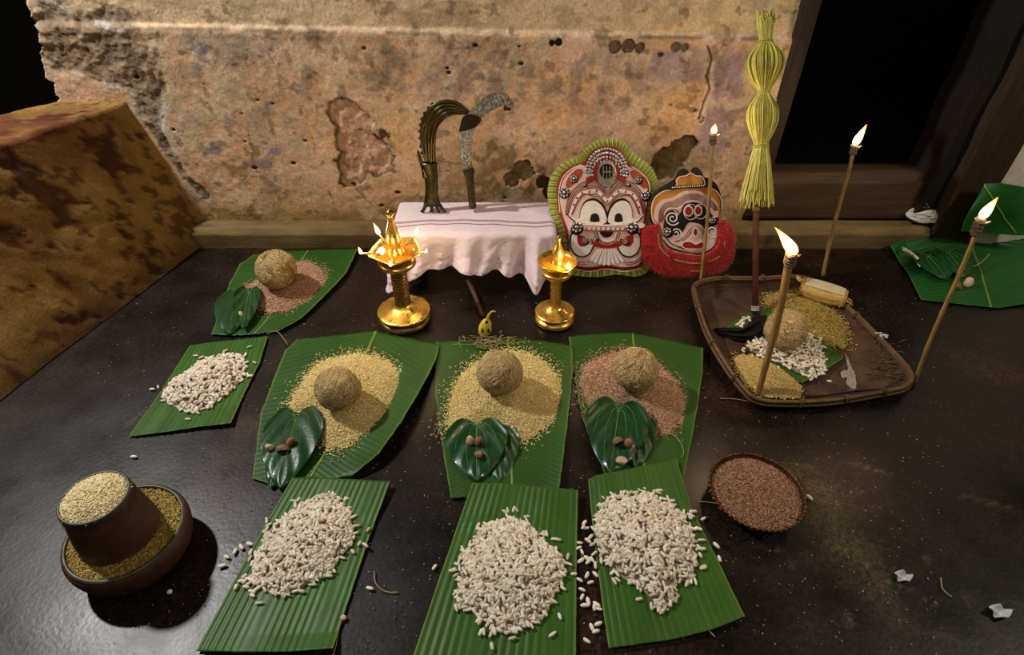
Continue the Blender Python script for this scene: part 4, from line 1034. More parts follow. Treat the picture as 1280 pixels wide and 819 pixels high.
# ================================================================== SICKLES
kS = lambda p: crop(510, 105, 4.814, p)
PS = Plane((0, 1.640, SZ + .005), (0, -1, .0)); PS = Plane((0, 1.648, SZ), (0, -math.cos(.03), math.sin(.03)))
def slab(name, pts, plane, d0, d1, mat, parent, sm=6, closed=True, bevel=.0, smooth_=False):
    P = smooth(pts, sm) if sm else np.array(pts, float)
    mb = MB(); mb.prism(plane.hits(P, d0), plane.hits(P, d1)); o = mb.obj(name, mat, parent, smooth_=smooth_)
    if bevel: md = o.modifiers.new('bev', 'BEVEL'); md.width = bevel; md.segments = 2; md.limit_method = 'ANGLE'
    return o
def strip(mb, pts, plane, w, d0, d1, sm=6, closed=False):
    """thin raised line along a pixel polyline"""
    P = smooth(pts, sm, closed) if sm else np.array(pts, float)
    Q = plane.hits(P, 0); m = len(Q)
    T = (np.roll(Q, -1, 0) - np.roll(Q, 1, 0)) if closed else np.gradient(Q, axis=0)
    T /= np.linalg.norm(T, axis=1)[:, None] + 1e-12; Nn = np.cross(T, plane.n)
    ww = np.broadcast_to(np.asarray(w, float), (m,))[:, None] / 2
    G = np.stack([Q - Nn * ww + plane.n * d0, Q - Nn * ww + plane.n * d1, Q + Nn * ww + plane.n * d1, Q + Nn * ww + plane.n * d0], 1)
    if closed: G = np.vstack([G, G[:1]])
    b = mb.n; mb.grid(G, True)
    if not closed: mb.Fc += [(b, b + 1, b + 2, b + 3), (b + len(G) * 4 - 1, b + len(G) * 4 - 2, b + len(G) * 4 - 3, b + len(G) * 4 - 4)]
    return mb
b0 = PS.hit(*kS([(150, 740)])[0])
s1 = thing('ritual_sickle', 'brass ritual sickle with ribbed arching blade and thick flared handle on the draped stool', 'sickle', (b0[0], b0[1], SZ + .004))
ribs = [[(110, 470), (88, 380), (80, 290), (95, 205), (135, 145), (190, 108), (250, 100), (310, 118), (350, 150), (378, 180)],
        [(118, 478), (108, 380), (102, 300), (118, 220), (155, 165), (205, 130), (255, 122), (305, 136), (345, 160), (376, 182)],
        [(130, 484), (126, 385), (124, 310), (138, 235), (172, 185), (215, 152), (260, 143), (305, 152), (345, 168), (374, 184)],
        [(144, 488), (142, 390), (143, 320), (156, 250), (188, 205), (225, 174), (265, 164), (305, 166), (345, 176), (372, 186)],
        [(158, 486), (156, 395), (160, 330), (172, 265), (200, 222), (232, 196), (270, 183), (306, 180), (345, 182), (370, 188)]]
slab('blade_web', kS(ribs[0] + ribs[4][::-1]), PS, .004, .008, M['sickle_brass'], s1, sm=4)
for q in ribs:
    mb = MB(); P = smooth(kS(q), 5, False); mb.tube(PS.hits(P, .008), np.linspace(.0050, .0022, len(P)), 8); mb.obj('rib', M['sickle_brass'], s1)
mb = MB()
for x, y in smooth(kS([(92, 420), (80, 330), (84, 250), (108, 180), (155, 125)]), 2, False): p = PS.hit(x - 2, y - .8, .006); mb.ell(p, (.0045, .004, .0045), 7, 5)
mb.obj('spine_knobs', M['dark_metal'], s1)
mb = MB(); axp = smooth([(125, 475), (128, 510), (138, 560), (142, 620), (142, 680), (146, 728)], 5, False); P = PS.hits(kS(axp), .012)
mb.tube(P, np.interp(np.linspace(0, 1, len(P)), [0, .2, .5, .75, .92, 1], [.014, .0125, .0105, .0105, .0135, .015]) * 1.05, 20, flat=1.75); mb.obj('handle', M['sickle_brass'], s1)
mb = MB(); P = PS.hits(kS(smooth([(60, 402), (72, 450), (95, 505), (108, 560)], 4, False)), .013); mb.tube(P, np.linspace(.003, .011, len(P)), 8); mb.obj('handle_horn', M['sickle_brass'], s1)
for xx, yy in [(88, 738), (145, 752), (222, 748), (186, 730)]:
    mb = MB(); a_ = PS.hit(*kS([(146 + (xx - 146) * .35, 706)])[0], .016); e_ = PS.hit(*kS([(xx, yy)])[0], .012); e_ = np.array([e_[0], a_[1] - .012, SZ + .008])
    mb.tube([a_, (a_ + e_) / 2 + np.array([0, -.004, .004]), e_, e_ + np.array([.004 * np.sign(xx - 150), -.003, .004])], [.006, .0055, .005, .003], 8); mb.obj('toe', M['dark_metal'], s1)
b1 = PS.hit(*kS([(388, 745)])[0])
s2 = thing('ritual_sickle', 'silver ritual sickle with etched hooked blade and dark grip on the draped stool', 'sickle', (b1[0], b1[1], SZ + .004))
slab('blade', kS([(340, 515), (322, 440), (308, 370), (305, 310), (318, 265), (345, 205), (372, 165), (410, 115), (460, 78), (520, 55), (580, 55), (612, 78), (632, 112), (628, 132), (585, 132), (540, 142), (485, 172), (440, 210), (410, 260), (395, 310), (385, 370), (380, 440), (386, 510)]), PS, .013, .019, M['blade'], s2, sm=4, bevel=.001)
slab('dark_band', kS([(330, 200), (380, 185), (440, 208), (418, 250), (392, 268), (345, 282), (308, 285), (315, 250)]), PS, .019, .0205, M['dark_metal'], s2, sm=4)
mb = MB(); mb.ell(PS.hit(*kS([(585, 146)])[0], .016), (.005, .004, .007), 8, 6); mb.obj('tip_bead', M['dark_metal'], s2)
mb = MB(); P = PS.hits(kS([(362, 510), (368, 525), (372, 545), (376, 600), (386, 690), (390, 742)]), .016); mb.tube(P, [.014, .0165, .0155, .0125, .0125, .0135], 10, flat=.8); mb.obj('handle', M['sickle_brass'], s2)
mb = MB()
for dx in (-18, -6, 6, 18):
    P = PS.hits(kS([(372 + dx, 560), (378 + dx, 620), (388 + dx, 735)]), .026 - abs(dx) * .0003); mb.tube(P, .0022, 6)
mb.obj('handle_ridges', M['sickle_brass'], s2)
mb = MB(); mb.tube(PS.hits(kS([(362, 512), (370, 540)]), .017), [.018, .018], 14, flat=.9); cl = mb.obj('collar', M['sickle_brass'], s2)
for dx in (-14, 14):
    mb = MB(); mb.ell(PS.hit(*kS([(367 + dx, 526)])[0], .034), (.005, .003, .005), 10, 6); mb.obj('stud', M['dark_metal'], s2)

# ================================================================== LARGE MASK
kM = lambda p: crop(680, 165, 4.427, p)
bm_ = fl(751, 345, 0)
PM = Plane((bm_[0], bm_[1], .004), (0, -1, .30))
mk = thing('painted_mask', 'large crowned ritual mask with pale green pleated border, leaning on the wall', 'mask', (bm_[0], bm_[1], 0))
outer = kM([(130, 780), (128, 700), (100, 600), (78, 540), (45, 480), (25, 400), (20, 320), (40, 240), (90, 180), (160, 145), (200, 128), (222, 95), (270, 60), (330, 38), (400, 40), (450, 65), (490, 110), (540, 150), (590, 190), (618, 235), (628, 285), (610, 340), (600, 420), (590, 480), (575, 540), (562, 620), (580, 735), (572, 775), (505, 800), (400, 790), (300, 803), (200, 798)])
inner = kM([(165, 745), (155, 690), (128, 600), (112, 530), (88, 470), (72, 400), (70, 320), (88, 250), (130, 205), (180, 180), (225, 165), (250, 125), (290, 92), (340, 78), (395, 85), (432, 115), (462, 165), (510, 198), (555, 232), (580, 275), (588, 310), (580, 350), (574, 420), (566, 480), (548, 540), (540, 620), (545, 715), (535, 745), (500, 765), (400, 758), (300, 770), (215, 765)])
slab('backing', outer, PM, 0, .003, M['red_paint'], mk, sm=4)
O = smooth(outer, 10); I = smooth(inner, 10); mb = MB(); n = len(O); Gp = []; cc = []
for i in range(n):
    h = .0075 if i % 2 else .0035; Gp.append([PM.hit(*O[i], .003 + h * .5), PM.hit(*((O[i] + I[i]) / 2), .003 + h), PM.hit(*I[i], .003 + h)])
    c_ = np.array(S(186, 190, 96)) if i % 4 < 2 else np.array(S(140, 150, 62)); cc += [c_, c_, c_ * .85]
Gp.append(Gp[0]); cc += cc[:3]
mb.grid(np.array(Gp), col=np.array(cc)); mb.obj('pleated_border', M['pleat'], mk, smooth_=False)
slab('red_field', inner, PM, .003, .011, M['red_paint'], mk, sm=4)
def lines(name, mat, polys, w, d0, d1, plane=PM, parent=None, k=kM, closed=False):
    mb = MB()
    for p in polys: strip(mb, k(p), plane, w, d0, d1, 5, closed)
    return mb.obj(name, mat, parent or mk, smooth_=False)
# face panel
fp = [(108, 470), (92, 410), (88, 340), (108, 265), (150, 215), (205, 185), (245, 200), (290, 270), (345, 310), (405, 265), (450, 195), (505, 210), (548, 248), (570, 300), (572, 370), (560, 440), (548, 500), (530, 545), (535, 610), (540, 690), (520, 735), (440, 748), (345, 735), (250, 748), (180, 735), (150, 690), (138, 610), (130, 540)]
slab('face_panel', kM(fp), PM, .011, .0135, M['pink_paint'], mk, sm=5)
br = lambda s: [(118 + s * .30, 455), (125 + s * .5, 390), (150 + s * .62, 330 - 0 + s * .1), (205 + s * .55, 280 + s * .62), (265 + s * .15, 265 + s * .72), (315 - s * .05, 285 + s * .7), (347, 322 + s * .72), (382 + s * .05, 285 + s * .7), (430 - s * .15, 265 + s * .72), (485 - s * .5, 280 + s * .6), (530 - s * .55, 325 + s * .2), (550 - s * .45, 390), (556 - s * .3, 450)]
lines('brow_line', M['black_paint'], [br(0), br(34), br(102)], .0021, .0135, .0152)
lines('brow_line', M['red_paint'], [br(17), br(51), br(118)], .0022, .0135, .0150)
lines('brow_band', M['white_paint'], [br(78)], .0085, .0135, .0145)
mb = MB(); Q = resample(smooth(kM(br(78)), 8, False), 30)
for i in range(2, 28):
    if i % 2: strip(mb, [Q[i] - (.9, .4), Q[i] + (.9, .4)], PM, .0060, .0145, .0157, 0)
mb.obj('brow_beads', M['red_paint'], mk, smooth_=False)
# eyes
def mir(p, c=349): return [(2 * c - x, y) for x, y in p]
eyeL = [(122, 452), (160, 478), (192, 480), (202, 425), (230, 380), (280, 366), (322, 392), (348, 440), (350, 512), (212, 512), (160, 492)]
eyeR = [(566, 448), (530, 478), (492, 478), (488, 425), (468, 382), (432, 366), (388, 384), (352, 440), (352, 512), (488, 512), (530, 492)]
for e in (eyeL, eyeR):
    P = kM(e); ob = slab('eye', P, PM, .0135, .0160, M['black_paint'], mk, sm=5); cc_ = np.mean(P, 0)
    Pi = [tuple(cc_ + (np.array(p) - cc_) * np.array([.90, .86]) + np.array([0, .6])) for p in P]; sub = slab('eye_white', Pi, PM, .0160, .0172, M['white_paint'], ob, sm=5)
for x in (281, 413):
    w_ = 23 if x < 300 else 20; slab('pupil', kM([(x - w_, 502), (x - w_, 468), (x - w_ * .6, 454), (x, 450), (x + w_ * .6, 454), (x + w_, 468), (x + w_, 502)]), PM, .0172, .0186, M['black_paint'], mk, sm=3)
    slab('lower_lid', kM([(x - w_ - 22, 512), (x - w_ - 14, 496), (x, 500), (x + w_ + 14, 496), (x + w_ + 22, 512)]), PM, .0172, .0190, M['white_paint'], mk, sm=3)
# cheeks
for sgn, cx_ in ((-1, 206), (1, 474)):
    f = (lambda p: p) if sgn < 0 else (lambda p: mir(p, 340))
    ck = f([(150, 560), (142, 610), (150, 650), (178, 685), (215, 695), (252, 680), (275, 640), (278, 625), (250, 628), (215, 640), (188, 622), (180, 585), (182, 558)])
    ob = slab('cheek_scroll', kM(ck), PM, .0135, .0158, M['black_paint'], mk, sm=5); c0 = np.mean(kM(ck), 0)
    slab('cheek_white', [tuple(np.array(p) + (c0 - np.array(p)) * .12) for p in kM(ck)], PM, .0158, .0170, M['white_paint'], ob, sm=5)
    slab('cheek_red', kM(f([(190, 570), (186, 605), (205, 632), (235, 625), (250, 600), (225, 580)])), PM, .0135, .0165, M['red_paint'], mk, sm=5)
    lines('cheek_line', M['red_paint'], [f([(135, 560), (128, 620), (140, 680), (175, 718), (230, 728)]), f([(128, 520), (118, 580)])], .0022, .0135, .0150)
    lines('cheek_line', M['black_paint'], [f([(142, 570), (135, 625), (148, 676), (180, 708), (228, 716)])], .0016, .0135, .0150)
lines('chin_line', M['black_paint'], [[(165, 738), (250, 752), (345, 740), (440, 752), (520, 738)]], .0018, .0135, .0152)
lines('chin_line', M['white_paint'], [[(160, 752), (250, 766), (345, 752), (440, 766), (530, 750)]], .0018, .011, .0130)
# nose band, nose, mouth
slab('nose_band', kM([(140, 505), (205, 508), (345, 512), (455, 506), (548, 505), (550, 530), (455, 540), (345, 545), (205, 540), (136, 545)]), PM, .0150, .0205, M['white_paint'], mk, sm=3)
mb = MB()
for i in range(9):
    x = 232 + i * 26
    if abs(x - 349) < 220: strip(mb, kM([(x - 8, 516), (x + 8, 536)]), PM, .0016, .0205, .0215, 0); strip(mb, kM([(x - 8, 536), (x + 8, 516)]), PM, .0016, .0205, .0215, 0)
mb.obj('band_crosses', M['red_paint'], mk, smooth_=False)
lines('band_edge', M['red_paint'], [[(215, 510), (345, 514), (450, 509)], [(215, 539), (345, 543), (450, 538)]], .0014, .0205, .0213)
slab('nose', kM([(308, 550), (345, 546), (382, 550), (372, 575), (348, 585), (326, 576)]), PM, .0135, .0185, M['black_paint'], mk, sm=4)
lines('nose_line', M['white_paint'], [[(300, 548), (316, 585), (348, 598), (380, 585), (394, 548)]], .0035, .0135, .0175)
lines('nose_line', M['red_paint'], [[(288, 548), (306, 594), (348, 610), (390, 594), (406, 548)]], .0018, .0135, .0165)
lines('nose_line', M['black_paint'], [[(276, 550), (296, 602), (348, 620), (400, 602), (418, 550)]], .0012, .0135, .0160)
slab('mouth', kM([(262, 592), (290, 606), (320, 620), (348, 626), (380, 618), (410, 604), (436, 592), (428, 630), (392, 640), (348, 644), (305, 640), (272, 628)]), PM, .0135, .0172, M['red_paint'], mk, sm=4)
for i in range(8):
    a0, a1 = i / 8, (i + 1) / 8; x0, x1 = 302 + 92 * a0, 302 + 92 * a1; y0 = 648; X0, X1 = 245 + 200 * a0, 245 + 200 * a1; yb = 736 - 26 * abs(a0 + a1 - 1)
    slab('beard_flute', kM([(x0 + 1, y0), (x1 - 1, y0), (X1 - 2, yb), ((X0 + X1) / 2, yb + 8), (X0 + 2, yb)]), PM, .0135, .0168 + .0012 * (i % 2), M['white_paint'], mk, sm=0)
def disc(name, cxy, r, plane, d0, d1, mat, parent, k=kM, kk=4.427, n=20, dome=0.0):
    c_ = plane.hit(*k([cxy])[0], 0); rr = r / kk * .00252
    e1 = np.array([1.0, 0, 0]); e2 = np.cross(plane.n, e1); e2 /= np.linalg.norm(e2); mb = MB(); prof = [(1, d0), (1, d1 * .8 + d0 * .2), (.9, d1), (.55, d1 + dome * .7), (.001, d1 + dome)]
    a = np.arange(n) * 2 * PI / n; G = np.array([[c_ + e1 * rr * p * math.cos(q) + e2 * rr * p * math.sin(q) + plane.n * z for q in a] for p, z in prof]); mb.grid(G, True); return mb.obj(name, mat, parent)
def roundel(cxy, r, plane=PM, d=.0135, parent=None, k=kM, kk=4.427):
    parent = parent or mk
    o = disc('roundel', cxy, r, plane, d, d + .003, M['dark_metal'], parent, k, kk)
    mb = MB(); c_ = plane.hit(*k([cxy])[0], d + .004); rr = r / kk * .00252; e1 = np.array([1.0, 0, 0]); e2 = np.cross(plane.n, e1)
    for i in range(8): q = i * PI / 4; mb.ell(c_ + (e1 * math.cos(q) + e2 * math.sin(q)) * rr * .68, (rr * .24, rr * .2, rr * .24), 8, 5)
    mb.ell(c_, (rr * .36, rr * .34, rr * .36), 10, 6); mb.obj('silver_petals', M['silver'], o)
for q, r in [((180, 527), 34), ((484, 527), 32)]: roundel(q, r, d=.0195)
for q, r in [((228, 600), 19), ((282, 594), 17), ((408, 600), 17), ((450, 604), 19), ((165, 258), 22), ((520, 265), 21), ((112, 335), 29), ((561, 352), 27)]: roundel(q, r)
for p in ([(120, 290), (140, 245), (185, 205), (215, 215), (205, 250), (165, 290), (135, 310)], [(572, 300), (550, 250), (505, 212), (478, 222), (490, 258), (530, 295), (556, 315)]):
    slab('orange_panel', kM(p), PM, .0115, .0145, M['orange_paint'], mk, sm=4)
slab('crown_dome', kM([(240, 290), (232, 220), (255, 165), (295, 128), (345, 115), (395, 128), (435, 165), (455, 220), (448, 290), (400, 265), (345, 300), (290, 268)]), PM, .0135, .0175, M['red_paint'], mk, sm=5)
ov = [(348 + 54 * math.cos(t), 232 + 74 * math.sin(t)) for t in np.linspace(0, 2 * PI, 20, endpoint=False)]
o_ = slab('crown_medallion', kM(ov), PM, .0175, .0215, M['silver'], mk, sm=2, bevel=.001)
slab('medallion_inset', kM([(348 + 40 * math.cos(t), 218 + 42 * math.sin(t)) for t in np.linspace(0, 2 * PI, 20, endpoint=False)]), PM, .0215, .0225, M['dark_metal'], o_, sm=2)
mb = MB()
for x in (322, 340, 357, 375): strip(mb, kM([(x, 186), (x, 250)]), PM, .0022, .0225, .0240, 0)
strip(mb, kM([(325, 215), (372, 215)]), PM, .002, .0225, .0236, 0); mb.obj('medallion_relief', M['silver'], o_, smooth_=False)
mb = MB()
for ring, n_, rr_ in ((0, 24, 8.5), (1, 22, 8), (2, 15, 7)):
    rx, ry = (112, 150)[0] - ring * 16, 128 - ring * 22
    for i in range(n_):
        q = PI * (1.06 - 1.12 * i / (n_ - 1)); c_ = PM.hit(*kM([(347 + rx * math.cos(q), 222 - ry * math.sin(q))])[0], .020); s = rr_ / 4.427 * .00252; mb.ell(c_, (s, s, s), 7, 5)
mb.obj('crown_beads', M['silver'], mk)
mb = MB()
for i in range(9):
    x = 282 + i * 16.5; y0 = 118 + abs(i - 4) ** 1.6 * 3
    for r_ in range(3):
        c_ = PM.hit(*kM([(x, y0 + r_ * 21)])[0], .0205); mb.ell(c_, (.0022, .0022, .0050), 6, 5)
mb.obj('hanging_beads', M['silver'], mk)
for q, r in [((248, 222), 20), ((443, 224), 20), ((225, 290), 11), ((466, 290), 11)]: roundel(q, r, d=.0175)
lines('forehead_chain', M['silver'], [[(215, 290), (260, 305), (300, 292), (345, 318), (395, 290), (435, 303), (475, 288)]], .0030, .0150, .0185)
lines('field_line', M['white_paint'], [[(86, 440), (80, 340), (98, 258), (145, 205), (205, 178)], [(582, 340), (572, 270), (530, 220), (480, 188)], [(262, 130), (300, 100), (345, 90), (392, 98), (430, 130)]], .0022, .011, .0130)

# ================================================================== SMALL MASK
kN = lambda p: crop(800, 200, 5.456, p)
bn_ = fl(862, 351, 0)
PN = Plane((bn_[0], bn_[1], .004), (.10, -1, .34))
sm_ = thing('painted_mask', 'small ochre and black ritual mask with red woollen collar leaning on the wall', 'mask', (bn_[0], bn_[1], 0))
slab('black_backing', kN([(75, 440), (70, 330), (80, 260), (110, 205), (180, 165), (235, 125), (260, 75), (300, 58), (330, 78), (340, 95), (352, 62), (385, 50), (420, 78), (440, 118), (485, 128), (530, 180), (552, 240), (556, 300), (530, 430), (400, 470), (200, 470)]), PN, 0, .006, M['black_paint'], sm_, sm=5)
slab('ochre_panel', kN([(110, 440), (80, 400), (74, 320), (98, 255), (150, 215), (205, 200), (245, 168), (242, 140), (262, 115), (305, 108), (338, 90), (370, 108), (410, 112), (428, 140), (430, 165), (455, 185), (505, 210), (540, 260), (548, 330), (540, 410), (430, 440), (240, 440)]), PN, .006, .010, M['ochre_paint'], sm_, sm=5)
lines('ochre_edge', M['white_paint'], [[(112, 440), (78, 400), (72, 320), (96, 253), (150, 212), (205, 198), (243, 168), (240, 138), (262, 112), (305, 105), (338, 88), (370, 105), (412, 110), (430, 140), (434, 165), (458, 183), (508, 208), (543, 260), (550, 330)]], .0018, .009, .0115, PN, sm_, kN)
slab('brow_band', kN([(205, 205), (210, 182), (260, 176), (340, 172), (420, 168), (452, 172), (452, 188), (340, 192), (260, 198)]), PN, .010, .0135, M['black_paint'], sm_, sm=3)
mb = MB()
for i in range(15): mb.ell(PN.hit(*kN([(222 + i * 15.2, 188 - i * .9)])[0], .0145), (.0022, .0018, .0022), 7, 5)
mb.obj('brow_beads', M['white_paint'], sm_)
slab('face_panel', kN([(95, 400), (108, 320), (145, 275), (200, 262), (245, 245), (280, 220), (345, 208), (410, 216), (450, 245), (500, 262), (530, 300), (535, 360), (520, 430), (525, 520), (500, 590), (450, 622), (390, 640), (320, 632), (240, 610), (180, 580), (148, 520), (140, 450)]), PN, .010, .0145, M['pink_paint'], sm_, sm=5)
bn = lambda s: [(112 + s * .5, 420), (120 + s * .6, 340 + s * .1), (160 + s * .5, 285 + s * .55), (210 + s * .4, 272 + s * .8), (255 + s * .3, 250 + s * .85), (300 + s * .1, 228 + s * .8), (350, 222 + s * .75), (400 - s * .1, 230 + s * .8), (445 - s * .3, 255 + s * .85), (490 - s * .4, 280 + s * .6), (520 - s * .5, 340)]
lines('brow_line', M['black_paint'], [bn(6), bn(30), bn(54)], .0011, .0145, .0158, PN, sm_, kN)
lines('brow_line', M['red_paint'], [bn(18), bn(42)], .0015, .0145, .0156, PN, sm_, kN)
lines('brow_line', M['white_paint'], [bn(72)], .0026, .0145, .0160, PN, sm_, kN)
slab('black_face', kN([(170, 400), (185, 360), (225, 345), (255, 380), (280, 350), (300, 305), (340, 290), (395, 292), (435, 310), (470, 350), (500, 390), (505, 460), (480, 500), (440, 470), (400, 440), (350, 425), (320, 440), (290, 490), (240, 520), (170, 500), (160, 450)]), PN, .0145, .0165, M['black_paint'], sm_, sm=5)
def ring(cx, cy, rx, ry, n=18): return [(cx + rx * math.cos(t), cy + ry * math.sin(t)) for t in np.linspace(0, 2 * PI, n, endpoint=False)]
for x, y, rx, ry in ((331, 348, 24, 29), (397, 346, 20, 27)):
    o_ = slab('eye', kN(ring(x, y, rx + 9, ry + 10)), PN, .0165, .0185, M['white_paint'], sm_, sm=2); slab('eye_red', kN(ring(x, y, rx, ry)), PN, .0185, .0200, M['red_paint'], o_, sm=2)
lines('eye_ring', M['white_paint'], [ring(331, 348, 47, 52), ring(397, 346, 43, 50)], .0016, .0165, .0180, PN, sm_, kN, True)
def spiral(cx, cy, r0, turns, sgn=1): return [(cx + r0 * (1 - t * .85) * math.cos(sgn * t * turns * 2 * PI + PI * .2), cy + r0 * (1 - t * .85) * math.sin(sgn * t * turns * 2 * PI + PI * .2)) for t in np.linspace(0, 1, 26)]
lines('scroll', M['white_paint'], [spiral(208, 390, 50, 1.8), spiral(232, 492, 36, 1.6, -1), spiral(478, 480, 40, 1.7, 1)], .0032, .0165, .0185, PN, sm_, kN)
lines('scroll', M['red_paint'], [[(160, 440), (150, 390), (175, 345), (225, 332), (262, 355), (285, 318), (325, 285)]], .0020, .0145, .0175, PN, sm_, kN)
slab('snout', kN([(195, 540), (250, 535), (290, 500), (315, 455), (355, 432), (400, 435), (435, 465), (445, 520), (430, 570), (380, 590), (300, 592), (230, 575)]), PN, .0145, .0185, M['pink_paint'], sm_, sm=5)
sn = lambda s: [(215 + s, 548), (260 + s * .8, 535 + s * .3), (300 + s * .7, 500 + s * .5), (325 + s * .5, 462 + s * .7), (368, 446 + s * .8), (405 - s * .4, 455 + s * .7), (428 - s * .6, 500)]
lines('snout_line', M['black_paint'], [sn(0), sn(26)], .0012, .0185, .0197, PN, sm_, kN)
lines('snout_line', M['red_paint'], [sn(13)], .0014, .0185, .0196, PN, sm_, kN)
lines('snout_line', M['white_paint'], [sn(38)], .0024, .0185, .0198, PN, sm_, kN)
o_ = slab('nose', kN(ring(378, 492, 22, 36)), PN, .0185, .0215, M['white_paint'], sm_, sm=2); slab('nose_red', kN(ring(378, 492, 13, 24)), PN, .0215, .0228, M['red_paint'], o_, sm=2)
o_ = slab('mouth', kN([(280, 580), (300, 555), (345, 552), (380, 570), (420, 552), (440, 572), (430, 605), (380, 612), (310, 608)]), PN, .0185, .0205, M['white_paint'], sm_, sm=4)
slab('mouth_red', kN([(290, 580), (305, 562), (345, 560), (380, 578), (418, 562), (430, 575), (422, 598), (380, 603), (312, 600)]), PN, .0205, .0218, M['red_paint'], o_, sm=4)
lines('jaw_line', M['black_paint'], [[(150, 540), (190, 585), (250, 606), (330, 622), (390, 628), (450, 612), (500, 575)], [(165, 520), (200, 560), (250, 585), (290, 600)]], .0022, .0145, .0165, PN, sm_, kN)
lines('jaw_line', M['white_paint'], [[(140, 550), (182, 600), (245, 622), (325, 638), (392, 645), (458, 628), (512, 580)]], .0022, .0130, .0160, PN, sm_, kN)
for q, r in (((180, 490), 33), ((494, 410), 26)): roundel(q, r, PN, .0175, sm_, kN, 5.456)
# woollen collar: base pad + strands + gold braid
ci = [(128, 440), (128, 530), (165, 600), (235, 632), (330, 655), (395, 660), (470, 640), (530, 585), (545, 500), (540, 425)]
co = [(28, 470), (15, 560), (40, 690), (120, 765), (220, 785), (320, 790), (430, 785), (540, 760), (620, 690), (645, 560), (628, 480), (592, 425)]
slab('collar_pad', kN(ci + co[::-1]), PN, .004, .020, M['fringe'], sm_, sm=4)
A_ = resample(smooth(kN(ci), 6, False), 260); B_ = resample(smooth(kN(co), 6, False), 260); Ps, off_ = [], []
V_, F_ = TG; nS = 5200; ii = rng.integers(0, 260, nS); tt = rng.uniform(.02, 1.0, nS)
for i, t in zip(ii, tt):
    p = A_[i] * (1 - t) + B_[i] * t; dv = B_[i] - A_[i]; Ps.append(PN.hit(p[0], p[1], .020 + .006 * random.random() - .008 * max(0, t - .75) * 4)); off_.append(math.atan2(-dv[1], dv[0]) + random.gauss(0, .3))
Ps = np.array(Ps); Vs, Fs_ = soup(Ps, rng.uniform(.014, .030, nS), np.full(nS, .0015), np.zeros(nS), np.zeros(nS), np.zeros(nS), TG)
# orient strands in the mask plane
e1 = np.cross(np.array([0, 0, 1.0]), PN.n); e1 /= np.linalg.norm(e1); e1 *= np.sign(e1[0]); e2 = np.cross(PN.n, e1); e2 *= np.sign(e2[2])
out = []
Ls = rng.uniform(.014, .030, nS)
for p, a, L in zip(Ps, off_, Ls):
    d1 = e1 * math.cos(a) + e2 * math.sin(a) + PN.n * random.gauss(.15, .2); d2 = np.cross(PN.n, d1); d2 /= np.linalg.norm(d2)
    out.append(p + V_[:, :1] * L * d1 + V_[:, 1:2] * .0016 * d2 + V_[:, 2:3] * .0016 * PN.n)
raw_obj('wool_strands', np.vstack(out), Fs_, M['fringe'], sm_, None, 'stuff')
for p in ([(105, 490), (110, 560), (140, 615), (180, 645)], [(215, 665), (280, 682), (340, 690), (415, 688)], [(440, 680), (490, 662), (520, 640)], [(548, 570), (552, 540)], [(320, 745), (385, 742)], [(565, 470), (580, 462)]):
    mb = MB(); strip(mb, kN(p), PN, .0035, .025, .028, 4); mb.obj('gold_braid', M['gold_thread'], sm_, smooth_=False)

# ================================================================== TORCHES
def torch(label, base, top, r0, r1, head, fl_h, fl_w, lean, power, mat='bamboo', hr=1.7):
    B, T = np.array(base), np.array(top); root = thing('stick_torch', label, 'torch', B, None)
    ax = (T - B) / np.linalg.norm(T - B); n = 26; t = np.linspace(0, 1, n)[:, None]
    P = B + (T - B) * t; P[:, 0] += .0025 * np.sin(t[:, 0] * 5 + B[0] * 9); P[:, 1] += .002 * np.sin(t[:, 0] * 7)
    r = r0 + (r1 - r0) * t[:, 0] + .0007 * np.maximum(0, np.cos(t[:, 0] * 26)) ** 12
    P[0, 2] = max(P[0, 2], .0005)
    mb = MB(); mb.tube(P, r, 10); mb.obj('stick', M[mat], root)
    mb = MB(); m = 14; tt = np.linspace(0, 1, m); Q = [T - ax * head * (1 - q) for q in tt]
    rr = r1 * hr * np.array([.62, .8, .95, .82, 1.02, .88, 1.06, .92, 1.08, .96, 1.1, 1.02, .95, .6]); mb.tube(Q, rr, 12)
    for k in range(4): q = T - ax * head * (.15 + .22 * k); th = np.linspace(0, 2 * PI, 16); mb.tube([q + np.array([math.cos(a), math.sin(a), .25 * math.sin(a)]) * r1 * hr * 1.05 for a in th], .0014, 5, caps=False)
    hd = mb.obj('cloth_head', M['char'], root); hd['label'] = 'cloth wound round the stick end'
    mb = MB(); s = T - ax * head * .35; mb.tube([s, s + np.array([.010, -.004, .003]), s + np.array([.016, -.006, .010])], [.003, .0035, .001], 6); mb.obj('cloth_end', M['wick'], root)
    add_flame(root, T - ax * .003, fl_h, fl_w, lean, power)
    return root
torch('thin stick torch with a small flame standing in front of the small mask', fl(876.5, 358), dep(892, 165, 1.60), .0048, .0052, .036, .026, .0085, (-.001, 0), 1.0)
torch('slender stick torch burning in front of the dark doorway', fl(1028, 345), dep(1068.5, 181, 1.625), .0056, .0052, .028, .062, .0105, (.012, 0), 1.6)
torch('thick stick torch with a big windblown flame at the front of the winnowing tray', fl(948, 496), dep(990, 316, 1.06), .0072, .0085, .030, .062, .0150, (-.052, .004), 2.2, 'bamboo', 1.35)
torch('thin stick torch leaning at the far right before the propped banana leaf', fl(1142, 481), dep(1227, 272, 1.10), .0045, .0046, .042, .050, .0095, (.010, 0), 1.0, 'bamboo', 2.0)

